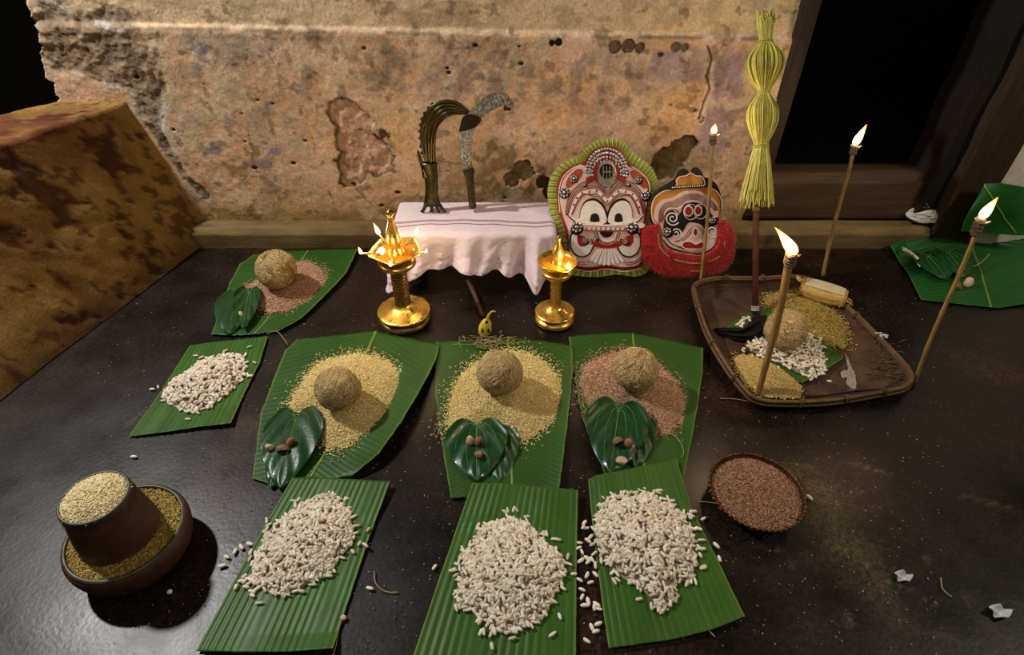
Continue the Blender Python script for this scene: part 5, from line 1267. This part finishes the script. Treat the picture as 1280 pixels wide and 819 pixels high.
# ================================================================== PALM TASSEL ON A STICK
def build_tassel():
    B = fl(944, 392, .014); T = dep(956, 14, 1.735); PT = Plane(B, np.cross(T - B, (1, 0, 0)))
    prof = [(957, 18, 12), (957, 28, 10.5), (956.5, 40, 8), (957, 53, 7.5), (957, 60, 13), (956, 72, 21), (956, 84, 22), (955.5, 98, 16.5), (955, 109, 9), (954.5, 116, 6.5), (954, 123, 10), (953, 135, 17), (953, 150, 18), (952.5, 165, 13.5), (951.5, 177, 8.5), (951, 183, 8), (950, 198, 11), (948, 220, 15), (946, 240, 18.5), (945, 256, 20)]
    C = np.array([PT.hit(x, y) for x, y, r in prof]); R_ = np.array([r * np.linalg.norm(PT.hit(x + 1, y) - PT.hit(x, y)) for x, y, r in prof])
    root = thing('palm_leaf_tassel', 'tall tassel of pale yellow palm strips bound into two bulbs on a stick in the winnowing tray', 'tassel', B)
    root['label'] = 'pale yellow palm-strip tassel tied into two bulbs on a stick in the winnowing tray'
    ax = (T - B) / np.linalg.norm(T - B); e1 = np.array([1, 0, 0]) - ax * ax[0]; e1 /= np.linalg.norm(e1); e2 = np.cross(ax, e1); mb = MB()
    N = 120
    for i in range(N):
        th = 2 * PI * i / N * 1.0 + random.uniform(-.03, .03); f = random.uniform(.86, 1.02) if i % 3 else random.uniform(.5, .8); tw = random.uniform(-.25, .25)
        k0 = random.choice([0, 0, 0, 1, 1]) ; k1 = len(prof) - random.choice([0, 0, 0, 1])
        P = []
        for j in range(k0, k1):
            a = th + tw * j / 19; ff = f if R_[j] > .02 else f * .98
            P.append(C[j] + (e1 * math.cos(a) + e2 * math.sin(a)) * R_[j] * ff)
        if k0 == 0: P[0] = P[0] + ax * random.uniform(-.02, .012) + e1 * random.uniform(-.006, .006)
        if k1 == len(prof): P[-1] = P[-1] - ax * random.uniform(-.015, .012) + (e1 * math.cos(th) + e2 * math.sin(th)) * random.uniform(-.004, .006)
        t = random.random(); col = np.array(S(226, 214, 104)) * t + np.array(S(150, 142, 44)) * (1 - t)
        if random.random() < .2: col = np.array(S(226, 216, 140))
        Ps = smooth(P, 3, False); mb.tube(Ps, .0028, 5, col=col, flat=.6)
    o = mb.obj('palm_strips', M['palm'], root); o['kind'] = 'stuff'
    for q in (3, 9, 15):
        th = np.linspace(0, 2 * PI, 24); mb = MB()
        for s_ in (-.003, .003): mb.tube([C[q] + ax * s_ + (e1 * math.cos(a) + e2 * math.sin(a)) * (R_[q] * 1.06 + .0008) for a in th], .0022, 6, caps=False, col=S(176, 170, 70))
        mb.obj('binding', M['palm'], root)
    mb = MB(); mb.tube([B, C[-1] + ax * .0, C[-4]], [.0085, .0085, .006], 12); mb.obj('stick', M['red_stick'], root)
    q = PT.hit(944, 386); mb = MB(); th = np.linspace(0, 2 * PI, 20)
    for s_ in (-.004, .001, .006): mb.tube([q + ax * s_ + (e1 * math.cos(a) + e2 * math.sin(a)) * .0098 for a in th], .0016, 5, caps=False)
    mb.obj('pale_binding', M['yarn'], root)
    q = C[-1] - ax * .012; mb = MB(); mb.tube([q - ax * .006, q + ax * .010], .0105, 12); mb.obj('collar', M['bamboo'], root)
build_tassel()

# ================================================================== WINNOWING TRAY
def build_tray():
    rimpx = [(80, 375, .055), (90, 348, .060), (128, 336, .060), (180, 331, .060), (320, 331, .054), (440, 326, .044), (520, 352, .034), (640, 450, .024), (740, 548, .022), (826, 640, .030), (848, 684, .034), (815, 718, .032), (700, 742, .028), (560, 764, .026), (400, 770, .026), (305, 760, .030), (255, 722, .040), (190, 634, .050), (122, 512, .055)]
    Q = smooth([(x, y, z * 1000) for x, y, z in rimpx], 8)
    R_ = np.array([fl(840 + x / 2.824, 230 + y / 2.824, z / 1000) for x, y, z in Q]); c = R_.mean(0); n = len(R_)
    root = thing('winnowing_tray', 'large woven bamboo winnowing tray holding grain, a coconut and a palm tassel', 'tray', (c[0], c[1], 0))
    def inset(d, z):
        P = R_.copy(); v = P[:, :2] - c[:2]; L = np.linalg.norm(v, axis=1)[:, None]; P[:, :2] = c[:2] + v / L * (L - d); P[:, 2] = z; return P
    base = inset(.034, .008); m = 24; G = np.zeros((m, n, 3))
    for j in range(m):
        s = 1 - j / (m - 1); G[j, :, :2] = c[:2] + (base[:, :2] - c[:2]) * max(s, .001); G[j, :, 2] = .008 + .0008 * np.sin(G[j, :, 0] * 260) * np.sin(G[j, :, 1] * 260)
    mb = MB(); mb.grid(G, True); G2 = G.copy(); G2[..., 2] = .001; mb.grid(G2, True, flip=True); mb.obj('woven_base', M['winnow'], root)
    m = 26; Gs = np.zeros((m, n, 3))
    for j in range(m):
        s = j / (m - 1); P = base * (1 - s) + R_ * s; P[:, 2] = .004 + (R_[:, 2] - .004) * s ** 1.15
        v = P[:, :2] - c[:2]; v /= np.linalg.norm(v, axis=1)[:, None]; P[:, :2] += v * (.0022 * abs(math.sin(s * 5.5 * PI)) + .010 * math.sin(s * PI))[..., None] if False else v * (.0022 * abs(math.sin(s * 5.5 * PI)) + .010 * math.sin(s * PI)); Gs[j] = P
    v = Gs[..., :2] - c[:2]; v = v / np.linalg.norm(v, axis=2)[..., None]; Go = Gs.copy(); Go[..., :2] += v * .004
    mb = MB(); mb.grid(Gs, True); mb.grid(Go, True, flip=True); mb.obj('side_wall', M['winnow'], root)
    Rc = np.vstack([R_, R_[:1]])
    for dz, dr, r in ((0, 0, .0052), (-.010, .003, .0042), (-.004, -.004, .0036)):
        P = Rc.copy(); v = P[:, :2] - c[:2]; v /= np.linalg.norm(v, axis=1)[:, None]; P[:, :2] += v * dr; P[:, 2] += dz; P[:, 2] = np.maximum(P[:, 2], .006)
        mb = MB(); mb.tube(P, r, 8, caps=False); mb.obj('cane_rim', M['cane'], root)
    for px_ in [(175, 331), (318, 331), (420, 327), (100, 440), (155, 575), (220, 680), (640, 450), (700, 510), (480, 768), (640, 752), (770, 730)]:
        a = fl(840 + px_[0] / 2.824, 230 + px_[1] / 2.824, .045); i = np.argmin(np.linalg.norm(R_[:, :2] - a[:2], axis=1)); p = R_[i]; t = R_[(i + 1) % n] - R_[i - 1]; t /= np.linalg.norm(t); nn = np.cross(t, (0, 0, 1)); th = np.linspace(0, 2 * PI, 16)
        mb = MB()
        for s_ in (-.0025, .0025): mb.tube([p + t * s_ + np.array([0, 0, -.004]) + nn * .0085 * math.cos(q) + np.array([0, 0, .013 * math.sin(q)]) for q in th], .0016, 5, caps=False)
        mb.obj('rim_tie', M['cane'], root)
    # fibres worn loose at the right corner
    mb = MB()
    for k in range(34):
        x, y = random.uniform(690, 830), random.uniform(560, 715); p = fl(840 + x / 2.824, 230 + y / 2.824, .011); a = random.uniform(-.6, .9)
        p = c + (p - c) * .93; p[2] = .011; L = random.uniform(.02, .05); mb.tube([p, p + np.array([L * .5 * math.cos(a), L * .5 * math.sin(a), .006]), p + np.array([L * math.cos(a), L * math.sin(a), .002])], .0012, 4)
    o = mb.obj('loose_fibre', M['cane'], root); o['kind'] = 'stuff'
    return root
build_tray()
Z_T = .0105
leaf('banana_leaf', 'square piece of banana leaf under the coconut in the tray',
     kW([(330, 422), (470, 515), (608, 612)]), kW([(258, 568), (350, 640), (460, 702)]), kW([(330, 422), (258, 568)]), kW([(608, 612), (535, 660), (460, 702)]),
     lambda u, v: Z_T + .0035 + .006 * np.clip(u - .85, 0, 1) * 6, 'along', 10, .0005, nu=60, nv=50)
leaf('banana_leaf', 'small torn leaf piece with a few puffed grains at the tray back',
     kW([(186, 508), (225, 478), (275, 452)]), kW([(195, 514), (240, 512), (282, 482)]), kW([(186, 508), (195, 514)]), kW([(275, 452), (282, 482)]),
     lambda u, v: Z_T + .006 + .010 * u, 'along', 5, .0004, nu=40, nv=20)
HPd = Heap(kW([(330, 400), (375, 384), (450, 394), (540, 430), (600, 478), (614, 535), (592, 575), (530, 560), (470, 520), (410, 480), (350, 450)]), .026, Z_T)
fine_heap('paddy_heap', HPd, 5200, S(204, 176, 92), S(146, 116, 54), 'heap of unhusked brownish yellow paddy behind the coconut in the winnowing tray', 'paddy', Lg=.0078, Wg=.0028, stray=.06)
HRt = Heap(kW([(222, 615), (270, 604), (335, 625), (400, 662), (452, 712), (445, 750), (385, 752), (310, 742), (262, 712), (232, 660)]), .024, Z_T)
fine_heap('rice_heap', HRt, 5200, S(232, 204, 134), S(204, 170, 96), 'pale yellow rice heap at the front corner of the winnowing tray', 'rice', stray=.03)
HPt = Heap(kW([(264, 570), (320, 545), (400, 556), (470, 528), (502, 545), (530, 590), (546, 648), (505, 682), (450, 668), (380, 632), (320, 612)]), .020, Z_T + .006)
puff_heap('puffed_rice_heap', HPt, 520, 'puffed rice heap around the coconut in the winnowing tray', 'puffed rice', Lg=.0150, Wg=.0058)
Hm = Heap(kW([(230, 492), (250, 472), (272, 470), (270, 490), (248, 506)]), .006, Z_T + .012)
puff_heap('puffed_rice_heap', Hm, 16, 'a few puffed grains on the torn leaf at the back of the winnowing tray', 'puffed rice', stray=0)
def tray_bits():
    # dark folded sheath around the foot of the tassel stick
    U, V = np.meshgrid(np.linspace(0, 1, 50), np.linspace(0, 1, 30))
    Pp = coons(kW([(150, 508), (240, 505), (290, 465), (332, 462)]), kW([(165, 528), (225, 550), (300, 558), (345, 520)]), kW([(150, 508), (165, 528)]), kW([(332, 462), (345, 520)]), 50, 30)
    Z = Z_T + .004 + .014 * np.sin(PI * U) * np.abs(np.sin(V * 7)) + .004 * np.sin(V * 30)
    G = fl_arr(Pp.reshape(-1, 2), Z.ravel()).reshape(30, 50, 3); mb = MB(); mb.grid(G); G2 = G - np.array([0, 0, .003]); mb.grid(G2, flip=True)
    tag(mb.obj('leaf_sheath', M['dark_wood'], at=(*G[15, 25, :2], 0)), 'dark crumpled leaf sheath at the foot of the tassel stick in the winnowing tray', 'sheath')
    # pale flour streak
    Hs = Heap(kW([(604, 592), (616, 600), (632, 640), (645, 668), (652, 712), (638, 722), (606, 692), (622, 672), (620, 640)]), .0016, Z_T, p=2)
    fine_heap('flour_streak', Hs, 700, S(200, 190, 165), S(170, 160, 135), 'thin pale streak of flour right of the coconut in the winnowing tray', 'flour', Lg=.003, Wg=.0016, stray=.1)
    # bundle wrapped in a dry sheath
    A = fl(1000, 358, .034); B = fl(1057, 374, .034); ax = B - A; L = np.linalg.norm(ax); ax /= L; sd = np.array([-ax[1], ax[0], 0]); up = np.array([0, 0, 1.0]); n = 40; m = 28
    root = thing('leaf_wrapped_bundle', 'oblong bundle wrapped in dry tan leaf sheath on the rear edge of the winnowing tray', 'bundle', (*((A + B) / 2)[:2], .012))
    G = np.zeros((m, n, 3)); a = np.arange(n) * 2 * PI / n
    for j in range(m):
        t = j / (m - 1); w = .036 * (.80 + .25 * math.sin(PI * t)) ; h = .022 * (.85 + .2 * math.sin(PI * t))
        ca, sa = np.cos(a), np.sin(a); k = (np.abs(ca) ** 3.2 + np.abs(sa) ** 3.2) ** (-1 / 3.2); rp = 1 + .018 * np.cos(a * 11) + .02 * np.sin(a * 3 + t * 2)
        G[j] = A + ax * (L * t) + (sd[None] * (ca * k * rp * w)[:, None]) + up[None] * (sa * k * rp * h)[:, None]
        G[j, :, 0] += .002 * math.sin(t * 9)
    mb = MB(); mb.grid(G, True); mb.Fc += [tuple(range(n)), tuple((m - 1) * n + i for i in range(n))[::-1]]; mb.obj('sheath_wrap', M['sheath'], root)
    mb = MB(); G3 = G[2:-2, 4:15].copy(); G3 += (up * .0026)[None, None] + sd * .001; mb.grid(G3); mb.grid(G3 - up * .002, flip=True); o = mb.obj('pale_flap', M['sheath_pale'], root); o['label'] = 'paler flap folded along the top'
    for t_ in (.04, .95):
        j = int(t_ * (m - 1)); P = [G[j, i % n] + (G[j, i % n] - G[j].mean(0)) * .05 for i in range(n + 1)]; mb = MB(); mb.tube(P, .0022, 5, caps=False); mb.obj('tie', M['sheath'], root)
    mb = MB()
    for k in range(5):
        p = B + sd * random.uniform(-.016, .012) + up * random.uniform(-.01, .004); mb.tube([p, p + ax * .012 + sd * random.uniform(-.01, 0), p + ax * random.uniform(.016, .028) - up * .008 + sd * random.uniform(-.016, .004)], [.0035, .003, .001], 6)
    for k in range(3):
        p = A + sd * random.uniform(-.012, .014) + up * .012; mb.tube([p, p - ax * .010 + up * .006, p - ax * .018 + up * random.uniform(.006, .014)], [.004, .004, .001], 6)
    mb.obj('frayed_ends', M['sheath'], root)
    mb = MB()
    for k in range(7):
        p = fl(1104, 421, .026) + np.array([random.uniform(-.008, .008), random.uniform(-.008, .008), 0]); mb.tube([p, p + np.array([random.uniform(-.008, .008), .006, .006]), p + np.array([random.uniform(-.014, .014), .010, .002])], .0022, 5)
    tag(mb.obj('fibre_tuft', M['yarn'], at=fl(1104, 421, .024)), 'small pale tuft of fibre caught on the right edge of the winnowing tray', 'fibre')
tray_bits()

# ================================================================== ROUND BOWL OF BROWN GRAIN
def build_bowl():
    zr = .040; c = fl(946, 613, zr); R_ = .0925
    root = thing('metal_bowl', 'shallow round bronze bowl with beaded rim, full of brown grain', 'bowl', (c[0], c[1], 0)); b = (c[0], c[1], 0)
    mb = MB(); mb.lathe(round_prof([(.001, 0), (R_ * .5, .0), (R_ * .74, .008), (R_ * .92, .024), (R_, zr), (R_ * .985, zr + .001), (R_ * .90, .026), (R_ * .72, .011), (R_ * .4, .004), (.001, .004)], 4), b, 72); mb.obj('body', M['bowl'], root)
    mb = MB(); n = 54
    for i in range(n): a = 2 * PI * i / n; mb.ell((b[0] + R_ * math.cos(a), b[1] + R_ * math.sin(a), zr + .0008), (.0036, .0036, .0028), 8, 5)
    mb.obj('beaded_rim', M['bowl'], root)
    a = np.linspace(0, 2 * PI, 40, endpoint=False); hp = Heap([(0, 0)] * 4, .010, .028) if False else None
    H = Heap.__new__(Heap); H.c = np.array([c[0], c[1]]); H.a = np.array([-10., 10.]); H.r = np.array([R_ * .93] * 2); H.H = .010; H.z0 = .031; H.p = 2.4
    o = fine_heap('brown_grain', H, 9000, S(196, 150, 116), S(120, 82, 58), None, None, Lg=.0056, Wg=.0024, stray=0); tag(o, 'small brown grain filling the round bronze bowl', 'grain')
build_bowl()
# ================================================================== STACKED GRAIN MEASURES
def circ_heap(c, r, H_, z0, p=2.0):
    H = Heap.__new__(Heap); H.c = np.array(c[:2]); H.a = np.array([-10., 10.]); H.r = np.array([r] * 2); H.H = H_; H.z0 = z0; H.p = p; return H
def build_measures():
    c = (-.708, .606, 0); R_ = .101; h = .078
    root = thing('grain_measure', 'wide dark brown bowl-shaped measure full of paddy, under the smaller rice cup', 'measure', c)
    mb = MB(); mb.lathe(round_prof([(.001, 0), (R_ * .66, 0), (R_ * .80, .006), (R_ * .97, .028), (R_ * 1.04, .052), (R_ * 1.04, h * .9), (R_ * .985, h), (R_ * .93, h), (R_ * .92, h * .84), (R_ * .88, h * .7), (.001, h * .68)], 4), c, 72); mb.obj('body', M['clay'], root)
    mb = MB(); mb.lathe(round_prof([(R_ * .985, h - .004), (R_ * 1.01, h), (R_ * .98, h + .003), (R_ * .94, h + .003), (R_ * .925, h - .002)], 3), c, 72); mb.obj('rim', M['rim_metal'], root)
    o = fine_heap('paddy_fill', circ_heap(c, R_ * .915, .002, h - .003), 6500, S(196, 168, 84), S(134, 106, 46), None, None, Lg=.0085, Wg=.0030, stray=0); tag(o, 'yellowish paddy filling the wide dark measure around the rice cup', 'paddy')
    z = h + .0015; c2 = (c[0] - .008, c[1] - .002, z); r0, r1, h2 = .066, .0545, .104
    r2 = thing('grain_measure', 'smaller dark tapered cup heaped with pale rice, standing in the wide paddy measure', 'measure', c2)
    mb = MB(); mb.lathe(round_prof([(.001, 0), (r0 * .94, 0), (r0, .006), (r0 * .985, .03), (r1 * 1.06, h2 * .75), (r1 * 1.03, h2 * .9), (r1 * .99, h2), (r1 * .92, h2), (r1 * .9, h2 * .9), (.001, h2 * .88)], 4), c2, 72); mb.obj('body', M['clay'], r2)
    mb = MB(); mb.lathe(round_prof([(r1 * 1.03, h2 - .012), (r1 * 1.045, h2 - .006), (r1 * 1.035, h2), (r1 * 1.01, h2 + .003), (r1 * .94, h2 + .003), (r1 * .92, h2 - .004)], 3), c2, 72); mb.obj('metal_rim', M['rim_metal'], r2)
    for zz in (.079, .085):
        rr = r0 + (r1 * 1.05 - r0) * zz / (h2 * .75) if zz < h2 * .75 else r1 * 1.055
        th = np.linspace(0, 2 * PI, 60); mb = MB(); mb.tube([(c2[0] + rr * math.cos(a), c2[1] + rr * math.sin(a), z + zz) for a in th], .0012, 5, caps=False); mb.obj('groove_ring', M['clay'], r2)
    o = fine_heap('rice_fill', circ_heap(c2, r1 * .955, .013, z + h2 - .001, 1.9), 5200, S(250, 234, 186), S(222, 200, 138), None, None, Lg=.0072, Wg=.0026, stray=0); tag(o, 'pale rice heaped in the smaller tapered cup', 'rice')
build_measures()

# ================================================================== SMALL THINGS
def small_things():
    # yellow bud with dark slits and the dark stick behind it
    b = fl(606, 418, 0); root = thing('flower_bud', 'small yellow bud with dark slits and curled stalk below the draped stool', 'flower bud', b)
    P = PB = Plane(b, (0, -1, .1)); px = lambda pts: [(560 + x / 8.19, 340 + y / 8.19) for x, y in pts]
    C = PB.hits(px([(378, 672), (374, 640), (376, 600), (384, 555), (396, 515), (404, 490)])); C[:, 2] = np.maximum(C[:, 2], .004)
    mb = MB(); mb.tube(smooth(C, 4, False), np.interp(np.linspace(0, 1, 21), [0, .2, .5, .8, 1], [.008, .0165, .0185, .014, .007]), 16); mb.obj('pod', M['bud'], root)
    mb = MB(); mb.tube(smooth(PB.hits(px([(400, 500), (408, 470), (425, 430), (452, 405), (492, 408)]), .004), 4, False), np.linspace(.005, .0016, 17), 8); mb.obj('stalk', M['bud'], root)
    for x, y, w in ((350, 600, 7), (418, 605, 8), (395, 515, 14)):
        mb = MB(); c = PB.hit(*px([(x, y)])[0], .0165 if y > 550 else .013); mb.ell(c, (w * .00034, .003, .0085 if y > 550 else .005), 10, 6); mb.obj('slit', M['black_paint'], root)
    A = fl(603, 396, .004); B = dep(586, 352, 1.50); mb = MB(); mb.tube(smooth([A, (A + B) / 2 + np.array([.002, 0, .002]), B], 5, False), np.linspace(.006, .0085, 11), 10)
    r2 = thing('wooden_stick', 'short charred stick leaning out from under the white cloth', 'stick', A * np.array([1, 1, 0])); mb.obj('stem', M['dark_stick'], r2)
    mb = MB(); mb.ell(B, (.010, .008, .010), 10, 7); o = mb.obj('burnt_tip', M['red_stick'], r2)
    # straw litter beside the bud
    mb = MB()
    for k in range(60):
        x, y = random.gauss(607, 17), random.gauss(427, 5); p = fl(x, y, .009 + random.random() * .006); a = random.uniform(-.5, 3.4); L = random.uniform(.012, .04)
        mb.tube([p, p + np.array([L * .5 * math.cos(a), L * .4 * math.sin(a), .003]), p + np.array([L * math.cos(a), L * math.sin(a) * .8, 0])], random.uniform(.0008, .0016), 4)
    o = mb.obj('straw_litter', M['straw'], at=fl(607, 427)); tag(o, 'scattered straw fibres at the top of the middle leaf', 'straw', kind='stuff')
    # white yarn wad on the ledge
    c = dep(1165, 262, YL + .035); c[1] = YL + .046; c[0] *= 1.005; c[2] = ZL + .034; mb = MB(); root = thing('cotton_wad', 'crumpled white cotton wad on the ledge below the right door post', 'cotton', (c[0], c[1], ZL))
    for k in range(46):
        P = []; a0 = random.uniform(0, 6.3); tl = random.uniform(-.7, .7)
        for q in np.linspace(0, random.uniform(2, 6), 12):
            d = np.array([math.cos(a0 + q), math.sin(a0 + q) * math.cos(tl), math.sin(a0 + q) * math.sin(tl)]); P.append(c + d * np.array([.070, .028, .033]) * random.uniform(.75, 1.05))
        mb.tube(smooth(P, 2, False), random.uniform(.002, .0042), 6, flat=.5)
    mb.ell(c, (.048, .018, .021), 20, 12); mb.obj('wad', M['yarn'], root)
    mb = MB()
    for a, L in ((1.9, .05), (1.6, .035), (1.3, .03), (2.3, .03)): mb.tube([c + np.array([-.02, 0, .012]), c + np.array([-.02 + .5 * L * math.cos(a), -.004, .012 + .6 * L]), c + np.array([-.01 + L * math.cos(a), 0, .014 + L])], [.0018, .0016, .0006], 5)
    for k in range(5): mb.tube([c + np.array([.04, -.01, -.015]), c + np.array([.06, -.014, -.022 + .004 * k]), c + np.array([.075 + .006 * k, -.02 + .004 * k, -.0245])], .0016, 5)
    mb.obj('loose_thread', M['yarn'], root)
    # twisted cotton wicks on the far leaf
    A, B = fl(1126, 310, .034), fl(1154, 334, .026); lab = 'twisted white cotton wick lying on the far right banana leaf'
    for k in range(7):
        o = None; a = A + np.array([random.uniform(-.008, .008), random.uniform(-.012, .006), .002 * (k % 3)]); b_ = B + np.array([random.uniform(-.012, .014), random.uniform(-.012, .010), .002 * (k % 3)])
        mb = MB(); mb.tube(smooth([a, (a + b_) / 2 + np.array([0, .003 * (k - 3) / 3, .006]), b_], 5, False), [.0016] + [.0026] * 9 + [.0018], 7)
        tag(mb.obj('cotton_wick', M['yarn'], at=a), lab, 'wick', 'cotton wicks on the far leaf')
    betel('dark betel leaf beside the cotton wicks on the far right leaf', (1160, 322), (1182, 348), .55, .030, .006)
    betel('betel leaf nearest the areca pieces on the far right leaf', (1184, 318), (1206, 346), .45, .032, .008)
    areca('dark areca nut piece on the far right leaf, left of the pair', (1199, 357), .020, .011, (1, .4, .3)); areca('pale areca nut piece on the far right leaf, right of the pair', (1211, 353), .022, .012, (.3, 1.6, .8), True)
    mb = MB(); mb.tube(smooth([fl(1206, 335, .03), fl(1222, 331, .03), fl(1233, 322, .034), fl(1237, 317, .036)], 6, False), .0012, 5); tag(mb.obj('leaf_stalk', M['thread'], at=fl(1220, 330)), 'thin curved stalk on the far right leaf beside the areca pieces', 'stalk')
    # loose threads
    for lab, pts, z in [('fine curved thread on the leaf edge beside the brown rice heap', kD([(1075, 478), (1110, 495), (1140, 530), (1150, 570), (1140, 592)]), .012),
                        ('thin looped thread hanging off the leaf with the pink rice', kA([(545, 370), (580, 360), (600, 372), (630, 412)]), .006),
                        ('curved straw thread on the floor right of the measures-side leaf strip', kF([(815, 445), (818, 490), (845, 525), (880, 538), (920, 538)]), .002),
                        ('long thread with a seed at the front edge between two leaf strips', kF([(672, 660), (655, 690), (650, 740), (640, 790), (625, 830)]), .002),
                        ('short pale thread in front of the tray-side torch', [(900, 498), (920, 499), (936, 502)], .002),
                        ('short straw thread left of the round bowl', [(872, 627), (886, 628), (899, 630)], .002),
                        ('small curled thread on the front right floor near the white petal', [(1176, 722), (1178, 735), (1184, 742), (1190, 746)], .002),
                        ('loose thread lying at the corner of the bowl-side leaf strip', kH([(500, 703), (540, 715), (572, 745)]), .004)]:
        P = smooth([fl(x, y, z) for x, y in pts], 5, False); mb = MB(); mb.tube(P, .0009, 5); tag(mb.obj('thread', M['thread'], at=P[0]), lab, 'thread')
    p = fl(678 / 3.577 + 240 - .5, 590 + 652 / 3.577, .004)
    mb = MB(); mb.ell(p, (.006, .005, .004), 8, 6); tag(mb.obj('pale_seed', M['areca_pale'], at=p), 'pale seed at the end of the long thread on the front floor', 'seed')
    # petals
    for lab, q, s in [('crumpled white petal on the floor at the far front right', (1249, 766), .030), ('translucent pale petal stuck to the floor right of the round bowl', (1128, 722), .026)]:
        c = fl(*q, .003); n = 24; mb = MB(); G = np.zeros((8, n, 3)); a = np.arange(n) * 2 * PI / n
        for j in range(8):
            r = s * .5 * (j + .05) / 7 * (1 + .08 * np.sin(a * 3 + 1) + .07 * np.sin(a * 7)); G[j] = np.stack([c[0] + r * np.cos(a) * 1.15, c[1] + r * np.sin(a) * .8, .002 + .006 * (j / 7) ** 2 * (1 + np.sin(a * 4 + j * .3))], 1)
        mb.grid(G, True); o = mb.obj('petal', M['petal'], at=c); tag(o, lab, 'petal'); md = o.modifiers.new('t', 'SOLIDIFY'); md.thickness = .0008
small_things()
